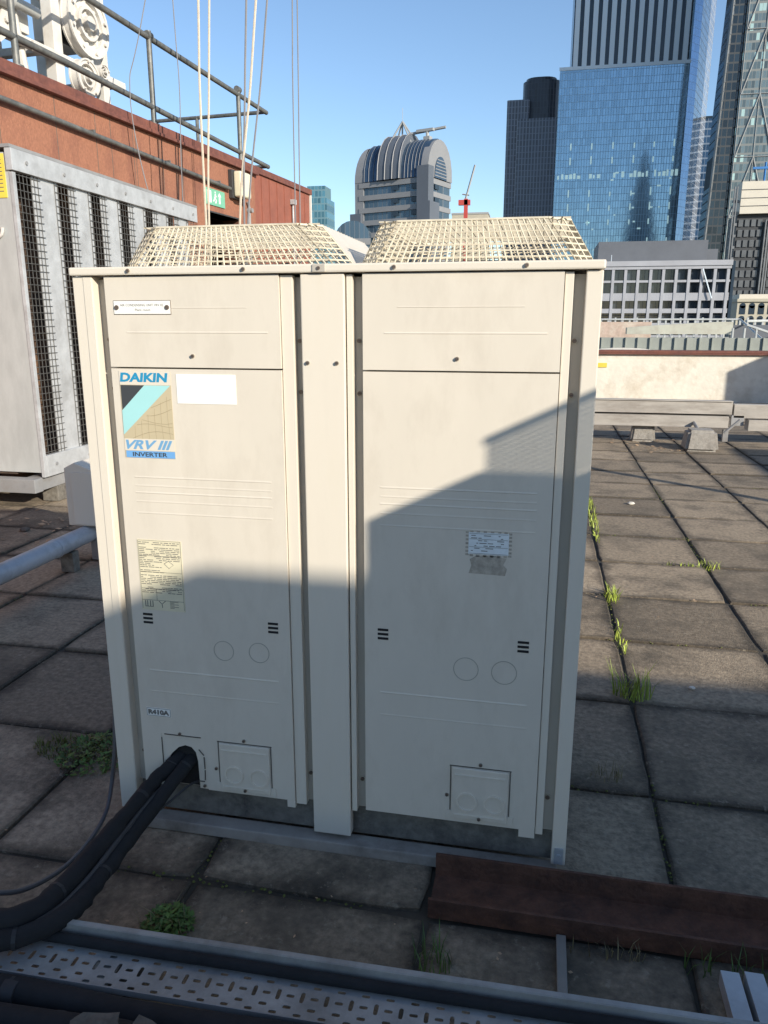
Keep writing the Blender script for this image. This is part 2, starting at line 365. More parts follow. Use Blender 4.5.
# knock-out circles
for x, z, r_, lp in ((.339, .562, .028, loA), (.437, .565, .028, loA), (.974, .571, .031, loB), (1.067, .570, .031, loB)):
    k = MB(); k.ring((x, -.0008, z), r_, r_-.0016, .0010); k.build('knockout', 'ko', lp)
def plate(x0, x1, z0, z1, lp, cs):
    pl = MB(); pl.box(x0, x1, -.006, -.0002, z0, z1); po = pl.build('cover_plate', 'paint', lp, bevel=.003)
    e = MB()
    t = .0022
    for cx, cz in cs: e.ring((cx, -.0064, cz), .0278, .0268, .0006)
    for a in ((x0+.008, x1-.008, z1-.02, z1-.02+t), (x0+.008, x1-.008, z0+.012, z0+.012+t)): e.box(a[0], a[1], -.0085, -.006, a[2], a[3])
    for cx, cz in cs: e.ring((cx, -.0092, cz), .0265, .0228, .0032)
    e.build('pressed_rim', 'paint2', po)
    fr = MB(); fr.box(x0-.006, x1+.006, -.0012, -.0003, z1+.001, z1+.0035); fr.box(x0-.0045, x0-.002, -.0012, -.0003, z0-.002, z1+.001); fr.box(x1+.002, x1+.0045, -.0012, -.0003, z0-.002, z1+.001)
    fr.build('shadow_gap', 'groove', po)
    screw((x0+x1)/2, z1+.012, 0, parent=po); screw(x0-.012, (z0+z1)/2-.01, 0, parent=po); screw((x0+x1)/2, z0+.006, -.006, parent=po)
    fl = MB(); fl.box(x0-.014, x1+.014, -.0025, -.0005, z0-.006, z0+.020); fl.build('plate_flange', 'paint', po, bevel=.0008)
    return po
plate(.311, .455, .150, .292, loA, ((.352, .200), (.424, .198)))
plate(.946, 1.090, .153, .300, loB, ((.986, .205), (1.055, .205)))
# pipe entry plate with arched hole
hp = MB()
arch = [(.160, .145), (.160, .205)]+[(.176+.012*math.cos(a), .225+.0*a+.010*math.sin(a)) for a in (PI, PI*.8)]
arch = [(.150, .142), (.150, .210), (.166, .238), (.190, .262), (.210, .270), (.228, .266), (.240, .252), (.245, .225), (.247, .142)]
x0, x1, z1, z0 = .1405, .2715, .2995, .142
outer = [(x0, z0), (x0, .215), (x0, .255), (x0, z1), (.205, z1), (.235, z1), (x1, z1), (x1, .24), (x1, z0)]
vs = [(a, .001, c) for a, c in arch]+[(a, .001, c) for a, c in outer]+[(a, .05, c) for a, c in arch]
n = len(arch)
hp.add(vs, [(i, i+1, n+i+1, n+i) for i in range(n-1)]+[(i, i+1, 2*n+i+1, 2*n+i) for i in range(n-1)])
hpo = hp.build('pipe_entry_plate', 'paint', loA)
e = MB(); e.box(x0, x0+.002, -.0016, .0008, z0, z1-.012); e.box(x0+.010, x1-.014, -.0016, .0008, z1-.002, z1)
for a, c in (((.250, .262), (.264, .246)), ((.264, .240), (.265, .205)), ((.265, .2), (.264, .17)), ((.262, .165), (.247, .165))):
    e.tube([(a[0], -.0008, a[1]), (c[0], -.0008, c[1])], .0016, 5)
e.build('scored_line', 'groove', hpo)
b = MB(); b.box(.145, .255, .013, .020, .142, .285); b.build('dark_opening', 'black', hpo)
screw(.197, .304, -.0, parent=hpo); screw(.262, .152, -.0, parent=hpo)
# screw dimples low right
# labels
def lab(name, x0, x1, z0, z1, m, parent, y=-.0010, y1=-.0002, lbl=None):
    o = MB().box(x0, x1, y, y1, z0, z1).build(name, m, parent)
    if lbl: o['label'] = lbl
    return o
lg = lab('logo_sticker', .103, .239, 1.069, 1.284, 'tan', loA, lbl='faded logo sticker reading DAIKIN VRV III INVERTER in blue')
lab('logo_header', .1032, .2388, 1.2505, 1.2838, 'paint2', lg, y=-.0013, y1=-.0011)
MB().prism([(.105, 1.2495), (.168, 1.2495), (.105, 1.188)], -.0014, -.0011).build('logo_triangle', 'char', lg)
MB().prism([(.1685, 1.2495), (.237, 1.2495), (.104, 1.127), (.104, 1.187)], -.0014, -.0011).build('logo_band', 'cyan', lg)
ln = MB()
for k in range(6):
    pts = []
    for q in range(9):
        t = q/8; x = .128+.0*k+t*(.237-.128); z = 1.118+.020*k+.012*math.sin(t*3+k)+.018*t*(1 if k % 2 else .6)
        if z < 1.127+(x-.104)*.92-.004 and z > 1.117: pts.append((x, -.0012, z))
    if len(pts) > 1: ln.tube(pts, .0005, 4)
for k in range(6):
    pts = []
    for q in range(9):
        t = q/8; x = .135+.019*k+.012*t*t-.006*k*t*.5; z = 1.118+t*.12
        if z < 1.127+(x-.104)*.92-.004 and x < .237: pts.append((x, -.0012, z))
    if len(pts) > 1: ln.tube(pts, .0005, 4)
ln.build('logo_map_lines', 'tanl', lg)
lab('logo_footer', .1032, .2388, 1.0875, 1.117, 'paint2', lg, y=-.0013, y1=-.0011)
text('logo_text', 'DAIKIN', 'daik', lg, .1045, 1.2575, -.0016, .0225, .128, shear=.12, bold=.045)
text('logo_text', 'VRV III', 'vrv', lg, .1075, 1.0905, -.0016, .0235, .126, shear=.35, bold=.035)
lab('logo_bar', .106, .2385, 1.0695, 1.0865, 'bar', lg, y=-.0014, y1=-.0011)
text('logo_text', 'INVERTER', 'char', lg, .124, 1.0725, -.0018, .011, .094, bold=.02)
lab('white_label', .254, .407, 1.207, 1.278, 'label', loA)
npo = lab('name_plate', .105, .251, 1.419, 1.449, 'label', upA, y=-.0022, lbl='white engraved name plate held by two dark screws')
MB().box(.1035, .2525, -.0009, -.0003, 1.4175, 1.4505).build('plate_edge', 'screw', npo)
for x in (.1125, .2435): MB().cyl((x, -.0045, 1.434), .0055, .002).build('screw', 'screw', npo)
text('plate_text', 'AIR CONDENSING UNIT VRV 02', 'print', npo, .122, 1.4365, -.0026, .0058, .112)
text('plate_text', 'Plant room', 'print', npo, .160, 1.4255, -.0026, .0058, .04)
wl = lab('wiring_label', .115, .238, .662, .855, 'oldlab', loA, lbl='old cream label densely printed with wiring notes')
pr = MB(); z = .848; rr = random.Random(3)
while z > .708:
    x = .119
    while x < .228:
        l = rr.uniform(.004, .020)
        if rr.random() < .86 and not (.80 > z > .765 and x > .175): pr.box(x, min(x+l, .232), -.0014, -.0011, z-.0010, z+.0008)
        x += l+rr.uniform(.001, .004)
    z -= .0048 if rr.random() < .85 else .009
for z in (.853, .812, .768, .722, .690): pr.box(.118, .235, -.0014, -.0011, z-.0005, z+.0004)
for x in (.1175, .2355, .160): pr.box(x-.0004, x+.0004, -.00145, -.00115, .666 if x != .16 else .69, .853 if x != .16 else .722)
for x in (.125, .131, .139, .146): pr.box(x, x+.0022, -.0014, -.0011, .672, .688)
pr.box(.125, .148, -.0015, -.0012, .671, .6725)
for k in range(6): pr.box(.196, .196+.012+.012*(k % 2), -.0014, -.0011, .670+k*.0034, .6712+k*.0034)
pr.tube([(.165, -.0012, .688), (.173, -.0012, .680), (.183, -.0012, .689)], .0009, 4); pr.tube([(.173, -.0012, .680), (.174, -.0012, .670)], .0009, 4)
pr.tube([(.187, -.0012, .792), (.200, -.0012, .78), (.213, -.0012, .790), (.2, -.0012, .80), (.187, -.0012, .792)], .0007, 4)
pr.build('label_print', 'print', wl)
rl = lab('refrigerant_label', .103, .175, .3505, .3755, 'label', loA, lbl='small white label reading R410A')
fr = MB(); 
for a in ((.104, .174, .3515, .3527), (.104, .174, .3733, .3745), (.104, .1052, .3527, .3733), (.1728, .174, .3527, .3733)): fr.box(a[0], a[1], -.0014, -.0011, a[2], a[3])
fr.build('label_border', 'print', rl)
text('label_text', 'R410A', 'print', rl, .1080, .3555, -.0015, .0150, .062, bold=.06)
sl_ = lab('rating_label', .972, 1.066, .868, .921, 'silver', loB, lbl='peeling silver rating label with fine print')
pr = MB()
rr = random.Random(9)
for r_ in range(7):
    z = .914-r_*.0062; x = .978
    while x < 1.055:
        l = rr.uniform(.004, .018)
        if rr.random() < .45: pr.box(x, min(x+l, 1.06), -.0014, -.0011, z-.001, z+.0008)
        x += l+.003
for z in (.9185, .905, .886, .870): pr.box(.974, 1.064, -.0014, -.0011, z-.0004, z+.0004)
pr.build('label_print', 'print', sl_)
pr = MB()
for k in range(26):
    t = k/26*2*PI; x = 1.019+.050*max(-1, min(1, 1.4*math.cos(t))); z = .8935+.029*max(-1, min(1, 1.4*math.sin(t)))
    pr.box(x-.004, x+.004, -.0006, -.0002, z-.0025, z+.0025)
pr.build('glue_edge', 'residue', loB)
MB().prism([(.974, .820), (1.060, .818), (1.064, .835), (1.055, .845), (1.062, .860), (1.035, .866), (.99, .864), (.976, .855), (.98, .84)], -.0006, -.0002).build('glue_patch', 'residue', loB)
# fan guards: welded wire frustums on the lid
def fan_guard(bx0, bx1, tx0, tx1, by0, by1, ty0, ty1, sheet):
    z0, z1 = 1.529, 1.627
    m = MB(); r_ = .0019
    def L(a, b_): return [a[i]+(b_[i]-a[i])*t for i in range(3)]
    def face(A, B, C, D, nu, nv):   # A,B bottom; D,C top
        A, B, C, D = map(Vector, (A, B, C, D))
        for i in range(nu+1):
            t = i/nu; m.tube([A.lerp(B, t), D.lerp(C, t)], r_, 5, False)
        for j in range(nv+1):
            t = j/nv; m.tube([A.lerp(D, t), B.lerp(C, t)], r_*1.05, 5, False)
    c = .05
    def loop(x0, x1, y0, y1, z, c):
        return [Vector(q) for q in ((x0+c, y0, z), (x1-c, y0, z), (x1, y0+c, z), (x1, y1-c, z), (x1-c, y1, z), (x0+c, y1, z), (x0, y1-c, z), (x0, y0+c, z))]
    lo, hi = loop(bx0, bx1, by0, by1, z0, .04), loop(tx0, tx1, ty0, ty1, z1, .05)
    cnt = [30, 3, 28, 3, 30, 3, 28, 3]
    for k in range(8):
        if sheet and k in (2,): continue
        a, b_, c2, d = lo[k], lo[(k+1) % 8], hi[(k+1) % 8], hi[k]
        face(a, b_, c2, d, cnt[k], 7)
    nu = 22
    for i in range(1, nu):
        x = tx0+(tx1-tx0)*i/nu; m.tube([(x, ty0, z1), (x, ty1, z1)], r_, 5, False)
    for i in range(1, 18):
        y = ty0+(ty1-ty0)*i/18; m.tube([(tx0, y, z1+.003), (tx1, y, z1+.003)], r_, 5, False)
    for k in range(8):
        m.tube([hi[k], hi[(k+1) % 8]], .0030, 6); m.tube([lo[k], lo[(k+1) % 8]], .0030, 6)
    g = m.build('fan_guard', 'wire', U)
    if sheet:
        s = MB(); a, b_, c2, d = lo[2], lo[3], hi[3], hi[2]
        n = (b_-a).cross(d-a).normalized()*.003
        s.add([a, b_, c2, d, a+n, b_+n, c2+n, d+n], [(0, 1, 2, 3), (4, 7, 6, 5), (0, 4, 5, 1), (1, 5, 6, 2), (2, 6, 7, 3), (3, 7, 4, 0)])
        s.build('side_sheet', 'paint', g)
    bl = MB(); cx_, cy_ = (bx0+bx1)/2, (by0+by1)/2
    for k in range(4):
        a = k*PI/2+.3; u_ = Vector((math.cos(a), math.sin(a), 0)); v_ = Vector((-math.sin(a), math.cos(a), 0)); c0 = Vector((cx_, cy_, 1.533))
        bl.add([c0+u_*.05-v_*.03, c0+u_*.22-v_*.09, c0+u_*.23+v_*.05+Vector((0, 0, .012)), c0+u_*.05+v_*.03+Vector((0, 0, .010))], [(0, 1, 2, 3)])
    bl.build('fan_blades', 'dark', g)
    ring = MB(); ring.ring(((bx0+bx1)/2, (by0+by1)/2, 1.5285), .245, .235, .012, 'z', 32); ring.build('fan_ring', 'dark', g)
    hub = MB(); hub.cyl(((bx0+bx1)/2, (by0+by1)/2, 1.5285), .05, .02, 'z', 20); hub.build('fan_hub', 'dark', g)
    return g
fan_guard(.075, .672, .118, .580, .085, .70, .118, .66, True)
fan_guard(.688, 1.226, .726, 1.170, .085, .70, .118, .66, False)

# ------------------------------------------------------------------ ground things in front
# perforated cable tray
tr = thing('cable_tray', (0.1, -.54, 0), 'perforated galvanised cable tray running across the foreground slabs', 'cable tray')
TX0, TX1, TY0, TY1, TZ = -1.2, 2.9, -.612, -.500, .085
m = MB(); pit = .025; nrow = 1
def slotcell(x0, x1, y0, y1, sx, sy):
    cx, cy = (x0+x1)/2, (y0+y1)/2; n = 4; per = []
    for k in range(n): per.append((x0+(x1-x0)*k/n, y0))
    for k in range(n): per.append((x1, y0+(y1-y0)*k/n))
    for k in range(n): per.append((x1-(x1-x0)*k/n, y1))
    for k in range(n): per.append((x0, y1-(y1-y0)*k/n))
    inn = []
    for (a, b_) in per:
        th = math.atan2((b_-cy)/(y1-y0), (a-cx)/(x1-x0)); ct, st = math.cos(th), math.sin(th)
        pw = .55
        inn.append((cx+sx*math.copysign(abs(ct)**pw, ct), cy+sy*math.copysign(abs(st)**pw, st)))
    N_ = len(per); vs = [(a, b_, TZ) for a, b_ in per]+[(a, b_, TZ) for a, b_ in inn]+[(a, b_, TZ-.0015) for a, b_ in inn]
    m.add(vs, [(i, (i+1) % N_, N_+(i+1) % N_, N_+i) for i in range(N_)]+[(N_+i, N_+(i+1) % N_, 2*N_+(i+1) % N_, 2*N_+i) for i in range(N_)])
x = TX0; k = 0; W5 = (TY1-TY0)
while x < TX1-.001:
    if k % 2 == 0:
        c0 = [TY0, TY0+.030, TY1-.030, TY1]
        slotcell(x, x+pit, c0[0], c0[1], .0080, .0034); slotcell(x, x+pit, c0[1], c0[2], .0046, .0125); slotcell(x, x+pit, c0[2], c0[3], .0080, .0034)
    else:
        m.quad((x, TY0, TZ), (x+pit, TY0, TZ), (x+pit, TY0+.017, TZ), (x, TY0+.017, TZ)); m.quad((x, TY1-.017, TZ), (x+pit, TY1-.017, TZ), (x+pit, TY1, TZ), (x, TY1, TZ))
        ys = [TY0+.017+(W5-.034)*q/3 for q in range(4)]
        for q in range(3): slotcell(x, x+pit, ys[q], ys[q+1], .0085, .0038)
    x += pit; k += 1
m.build('perforated_plate', 'galvt', tr)
fl = MB(); fl.box(TX0, TX1, TY1+.0005, TY1+.0025, TZ-.002, TZ+.036); fl.box(TX0, TX1, TY1+.0028, TY1+.0145, TZ+.033, TZ+.0365); fl.build('rear_flange', 'galvt', tr, bevel=.0006)
fl = MB(); fl.box(TX0, TX1, TY0-.0025, TY0-.0005, TZ-.002, TZ+.012); fl.build('front_flange', 'galvd', tr); tr.rotation_euler = (0, 0, R(1.2))
for x in (-.7, .25, 1.25, 2.2): ft = MB(); ft.box(x, x+.06, TY0+.01, TY1-.01, .003, TZ-.004); ft.build('support_block', 'base', tr)
def wavy(x0, x1, y, z, n=24, ay=.004, az=.003, dy=0, ph=0):
    return [(x0+(x1-x0)*i/n, y+dy*i/n+ay*math.sin(i*1.3+ph)*rnd.random(), z+az*math.sin(i*.9+ph)*rnd.random()) for i in range(n+1)]
t = MB(); t.tube(wavy(-1.0, 2.7, TY1-.015, TZ+.013, ay=.002, az=.001), .0115, 10)
o = t.build('pipe_run', 'rubber', None, smooth=True, org=(0.1, -.52, .09)); o.rotation_euler = (0, 0, R(1.2))
tag(o, 'black insulated pipe lying inside the tray against its rear flange', 'pipe', 'black pipes along the tray')
specs = [(-.645, .078, .028, 'black insulated pipe directly in front of the perforated tray', 'rubber'), (-.706, .080, .030, 'second black pipe from the tray, wrapped in dull grey tape', 'rubber'), (-.775, .085, .034, 'thick black pipe nearest the camera at the bottom left', 'rubber')]
for y, z, r_, lb, mm in specs:
    t = MB(); t.tube(wavy(-1.3, 2.6, y, z, 30, .006, .004, ph=y*40), r_, 12, wob=.03)
    root = thing('pipe_run', (.1, y, 0), lb, 'pipe', 'black pipes along the tray'); root.rotation_euler = (0, 0, R(1.2))
    t.build('insulation', mm, root, smooth=True)
    for x in ((.31,) if y > -.7 else (.47, 1.3)):
        c = MB(); c.tube([(x+y*.3, y, z), (x+y*.3+.012, y, z), (x+y*.3+.03, y, z)], [r_*1.07, r_*1.1, r_*1.05], 12); c.build('tape_band', 'tape', root, smooth=True)
    for x in (.2, 1.6): q_ = MB(); q_.box(x, x+.08, y-.02, y+.02, .002, z-r_*.8); q_.build('packer', 'base', root)

# pipes from the unit down to the tray
def bez(P, n=28):
    P = [Vector(p) for p in P]; out = []
    k = len(P)
    for i in range(k-1):
        p0, p1, p2, p3 = P[max(i-1, 0)], P[i], P[i+1], P[min(i+2, k-1)]
        for q in range(n//(k-1)):
            t = q/(n//(k-1)); out.append(.5*((2*p1)+(p2-p0)*t+(2*p0-5*p1+4*p2-p3)*t*t+(3*p1-p0-3*p2+p3)*t**3))
    return out+[P[-1]]
bun = [
 ([(.196, .06, .235), (.176, -.01, .215), (.144, -.07, .190), (.122, -.219, .160), (.106, -.368, .142), (.085, -.49, .140), (.01, -.545, .140), (-.14, -.56, .14), (-.5, -.57, .14)], .0205, 'thick black insulated pipe, upper of the two leaving the unit', 'insulated pipes from the unit to the tray'),
 ([(.232, .06, .225), (.215, -.006, .215), (.178, -.114, .165), (.158, -.262, .130), (.158, -.405, .125), (.135, -.504, .125), (.04, -.575, .120), (-.12, -.60, .12), (-.5, -.61, .12)], .0185, 'black insulated pipe, lower of the two leaving the unit', 'insulated pipes from the unit to the tray')]
for P_, r_, lb, gp in bun:
    root = thing('insulated_pipe', (P_[2][0], P_[2][1], 0), lb, 'pipe', gp)
    pts = [p_+Vector((rnd.uniform(-.0022, .0022), rnd.uniform(-.0022, .0022), rnd.uniform(-.0022, .0022))) for p_ in bez(P_, 48)]
    t = MB(); t.tube(pts, r_, 12, wob=.035); t.build('insulation', 'rubber', root, smooth=True)
    i0 = 18 if 'upper' in lb else 25
    c = MB(); c.tube(pts[i0:], r_*1.20, 12, wob=.05); c.build('outer_sleeve', 'rubber', root, smooth=True)
    for i in (6, i0-4, i0+9):
        c = MB(); c.tube([pts[i], pts[i].lerp(pts[i+1], .35)], r_*(1.24 if i > i0 else 1.05), 10); c.build('cable_tie', 'tape', root)
t = MB()
t.tube(bez([(.216, .06, .20), (.198, -.01, .19), (.166, -.09, .175), (.146, -.24, .150), (.138, -.39, .135), (.11, -.50, .13), (.02, -.56, .13), (-.45, -.58, .13)], 36), .007, 8)
tag(t.build('power_cable', 'dark', None, smooth=True, org=(.15, -.15, 0)), 'thin black cable lying between the two insulated pipes', 'cable')
t = MB(); t.tube(bez([(.245, .03, .150), (.230, -.03, .168), (.200, -.08, .150), (.175, -.13, .14)], 16), .0035, 6)
tag(t.build('cable_tail', 'dark', None, smooth=True, org=(.23, -.03, 0)), 'loose thin black cable end at the pipe entry hole', 'cable')
t = MB(); t.tube(bez([(-.035, .22, .42), (-.048, .10, .34), (-.043, .058, .2), (-.053, .040, .09), (-.045, -.018, .03), (-.022, -.15, .03), (-.016, -.28, .05), (-.027, -.395, .09), (-.06, -.46, .13), (-.16, -.5, .14), (-.5, -.53, .14)], 60), .0062, 8)
tag(t.build('flexible_hose', 'hose', None, smooth=True, org=(-.02, -.05, 0)), 'thin grey hose curving down past the left corner of the unit', 'hose')
t = MB(); t.tube(bez([(.090, -.470, .142), (.088, -.500, .150), (.070, -.545, .125), (.055, -.60, .125), (.05, -.64, .112), (.048, -.68, .10), (.05, -.70, .085)], 20), .0035, 6)
tag(t.build('cable_tie', 'dark', None, org=(.07, -.56, .1)), 'thin dark cable looped over the tray by the pipe bundle', 'cable')

# rusty channel
rc = MB(); x0, x1 = .915, 3.2
rc.prism([(-.190, .0015), (-.190, .054), (-.182, .054), (-.180, .012), (-.052, .012), (-.050, .072), (-.042, .072), (-.042, .0015)], 0, x1-x0, 'x')
ro = MB(); 
vs = rc.v
rc.v = [(x0+v[0], v[1], v[2]) for v in vs]
tag(rc.build('steel_channel', 'rust', None, bevel=.0015, org=(1.6, -.11, 0)), 'rusty brown steel channel lying on the slabs in front of the unit', 'steel channel')
b = MB(); b.box(1.218, 1.240, -.45, -.195, .003, .016)
tag(b.build('timber_batten', 'wood', None, bevel=.002, org=(1.23, -.3, 0)), 'narrow pale batten lying between the rusty channel and the tray', 'batten')
for x, y0, y1, lb in ((1.560, -.47, -.262, 'left one of two short galvanised struts leaning on the tray, bottom right'), (1.610, -.47, -.255, 'right one of two short galvanised struts leaning on the tray, bottom right')):
    s = MB(); s.prism([(x, .012), (x+.004, .012), (x+.004, .044), (x+.014, .044), (x+.014, .040), (x+.024, .040), (x+.024, .044), (x+.034, .044), (x+.034, .012), (x+.038, .012), (x+.038, .048), (x, .048)], y0, y1)
    tag(s.build('metal_strut', 'galv', None, bevel=.001, org=(x, y1, 0)), lb, 'strut', 'galvanised struts')
# rubble bricks at the bottom left
for (cx, cy, cz, a, sx, lb) in ((.372, -.735, .128, .35, .042, 'small grey-brown brick fragment on the pipes at the bottom edge, left one'), (.492, -.735, .130, -.1, .048, 'brown brick fragment on the pipes at the bottom edge, right one')):
    bm = bmesh.new(); bmesh.ops.create_cube(bm, size=1)
    bmesh.ops.subdivide_edges(bm, edges=bm.edges, cuts=3, use_grid_fill=True)
    for v in bm.verts:
        v.co = Vector((v.co.x*sx*2, v.co.y*.06, v.co.z*.035))+Vector((rnd.uniform(-.004, .004), rnd.uniform(-.004, .004), rnd.uniform(-.004, .004)))
    me = bpy.data.meshes.new('brick_fragment'); bm.to_mesh(me); bm.free(); me.materials.append(M['stone'])
    o = bpy.data.objects.new('brick_fragment', me); COL.objects.link(o); o.location = (cx, cy, cz-.005); o.rotation_euler = (.1, .12, a); tag(o, lb, 'brick', 'brick fragments')

# ------------------------------------------------------------------ weeds
def tuft(name, x, y, n, h, sp, m, label, cat, lean=.5, wid=.003, spx=None, grp='weeds growing in the slab joints'):
    g = MB()
    for i in range(n):
        a = rnd.uniform(0, 2*PI); r_ = sp*math.sqrt(rnd.random()); bx, by = x+(spx or sp)*math.sqrt(rnd.random())*math.cos(a), y+r_*math.sin(a)
        hh = h*rnd.uniform(.35, 1); d = rnd.uniform(0, 2*PI); l = lean*hh*rnd.uniform(.2, 1.2)
        px, py = -math.sin(d)*wid, math.cos(d)*wid; dx, dy = math.cos(d)*l, math.sin(d)*l
        vs = [(bx-px, by-py, -.01), (bx+px, by+py, -.01), (bx+dx*.35+px*.8, by+dy*.35+py*.8, hh*.55), (bx+dx*.35-px*.8, by+dy*.35-py*.8, hh*.55), (bx+dx, by+dy, hh)]
        g.add(vs, [(0, 1, 2, 3), (3, 2, 4)])
    return tag(g.build(name, m, None, org=(x, y, 0)), label, cat, grp)
def leafy(x, y, n, sp, h, m, label):
    g = MB()
    for i in range(n):
        a = rnd.uniform(0, 2*PI); r_ = sp*math.sqrt(rnd.random()); bx, by = x+r_*math.cos(a), y+r_*math.sin(a)
        z = h*rnd.random()*(1-(r_/sp)**2*.7); d = rnd.uniform(0, 2*PI); s = rnd.uniform(.006, .013); t = rnd.uniform(-.5, .9)
        u = Vector((math.cos(d), math.sin(d), t)).normalized()*s; v = Vector((-math.sin(d), math.cos(d), rnd.uniform(-.3, .3)))*s*.45
        c = Vector((bx, by, z)); g.add([c-u, c+v, c+u, c-v], [(0, 1, 2, 3)])
    return tag(g.build('weed_plant', m, None, org=(x, y, 0)), label, 'weed', 'weeds growing in the slab joints')
leafy(.315, -.345, 420, .060, .055, 'grassd', 'leafy green weed beside the rear edge of the perforated tray')
leafy(-.27, .30, 500, .13, .05, 'grassd', 'flat dark green weed spreading beside the left corner of the unit')
tuft('grass_tuft', -.34, .31, 420, .035, .08, 'moss', 'dull green grass patch on the slabs left of the unit', 'grass', 1.2, .002, spx=.17)
tuft('grass_tuft', 1.52, 1.085, 60, .14, .035, 'grass', 'tallest bright green grass tuft, at the edge of the shade right of the unit', 'grass', .7, .0028, spx=.075)
tuft('grass_tuft', 1.53, 2.20, 60, .07, .10, 'grass', 'bright green tuft at a slab corner, middle of the joint right of the unit', 'grass', .8, spx=.04)
tuft('grass_tuft', 1.535, 3.95, 150, .05, .75, 'grass', 'long thin line of yellow-green grass in the farthest part of the joint', 'grass', .7, spx=.03)
tuft('grass_tuft', 1.53, 1.65, 30, .04, .2, 'grass', 'sparse short grass in the joint just beyond the tallest tuft', 'grass', .8, spx=.02)
tuft('grass_tuft', 2.13, 2.83, 26, .06, .05, 'grass', 'small bright tuft at the crossing of two joints on the right', 'grass', .8, spx=.07)
tuft('grass_tuft', 1.98, 2.84, 22, .035, .02, 'grass', 'low green grass left of the small tuft at the joint crossing', 'grass', .8, spx=.09)
tuft('grass_tuft', 1.38, .50, 30, .08, .03, 'straw', 'wispy dry grass against the right corner of the unit', 'grass', .7, .0012, spx=.06)
tuft('grass_tuft', .945, -.32, 40, .07, .05, 'grassd', 'dark thin grass beside the near end of the rusty channel', 'grass', .7, .0015)
tuft('grass_tuft', 1.33, -.215, 26, .05, .02, 'straw', 'dark sparse grass at the foot of the rusty channel', 'grass', .8, .0014, spx=.09)
tuft('grass_tuft', 1.62, -.22, 50, .07, .03, 'grassd', 'dark grass near the two galvanised struts', 'grass', .8, .0016, spx=.14)
tuft('grass_tuft', .30, -.345, 30, .085, .05, 'straw', 'thin dry stems round the leafy weed by the tray', 'grass', .9, .0010, spx=.07)
tuft('grass_tuft', -.20, .26, 40, .07, .07, 'straw', 'thin dry stems in the weed by the left corner of the unit', 'grass', 1.0, .0010, spx=.12)
ms = MB()
for i in range(5200):
    if rnd.random() < .5:
        x = JX+rnd.choice((-3, -2, -1, 0, 1, 2, 3))*G+rnd.gauss(0, .007); y = rnd.uniform(-.6, 6)
    else:
        x = rnd.uniform(-2.5, 4); y = JY+rnd.randint(-1, 9)*G+rnd.gauss(0, .007)
    if math.sin(x*5.1+y*3.3)+math.sin(x*2.3-y*4.7) < .35: continue
    s = rnd.uniform(.002, .006); z = rnd.uniform(-.008, .001)
    ms.add([(x-s, y, z), (x, y-s, z), (x+s, y, z), (x, y+s, z), (x, y, z+s*.9)], [(0, 1, 4), (1, 2, 4), (2, 3, 4), (3, 0, 4)])
tag(ms.build('joint_moss', 'moss', None), 'patchy green moss in the joints between the slabs', 'moss', kind='stuff')
lf = MB()
def bits(mb, cx, cy, sx, sy, n, s0, s1):
    for i in range(n):
        x, y = cx+rnd.gauss(0, sx), cy+rnd.gauss(0, sy); s = rnd.uniform(s0, s1); d = rnd.uniform(0, PI)
        u = Vector((math.cos(d), math.sin(d), rnd.uniform(-.3, .3)))*s; v = Vector((-math.sin(d), math.cos(d), rnd.uniform(-.3, .3)))*s*.6
        c = Vector((x, y, s*.5)); mb.add([c-u, c+v, c+u, c-v], [(0, 1, 2, 3)])
bits(lf, .6, -.20, .5, .12, 40, .003, .006); bits(lf, 2.55, 7.25, .18, .15, 60, .012, .03); bits(lf, 2.2, 8.0, .3, .3, 70, .012, .03); bits(lf, -2.3, 2.9, .4, .3, 50, .01, .03); bits(lf, 1.6, 2.6, .8, 1.5, 30, .005, .010)
tag(lf.build('leaf_litter', 'leaf', None), 'dry leaves and grit scattered over the slabs and round the concrete block', 'leaves', kind='stuff')
def pebble(x, y, s, m, label):
    bm = bmesh.new(); bmesh.ops.create_icosphere(bm, subdivisions=2, radius=s)
    for v in bm.verts: v.co = Vector((v.co.x*1.3, v.co.y, v.co.z*.55+s*.4))*(1+rnd.uniform(-.12, .12))
    me = bpy.data.meshes.new('stone_chip'); bm.to_mesh(me); bm.free(); me.materials.append(M[m])
    o = bpy.data.objects.new('stone_chip', me); COL.objects.link(o); o.location = (x, y, 0); tag(o, label, 'stone', 'stones on the slabs')
pebble(1.86, 4.42, .022, 'chip', 'white chip on the sunlit slabs near the long thin shadow')
pebble(2.95, 3.2, .016, 'chip', 'white chip at the right edge of the sunlit slabs')
pebble(1.76, 1.20, .010, 'chip', 'tiny white chip in the shade beside the tallest grass tuft')
pebble(-2.33, 2.75, .03, 'stone', 'pale stone under the left cabinet, nearer one')
pebble(-2.05, 3.02, .035, 'stone', 'pale stone under the left cabinet, farther one')

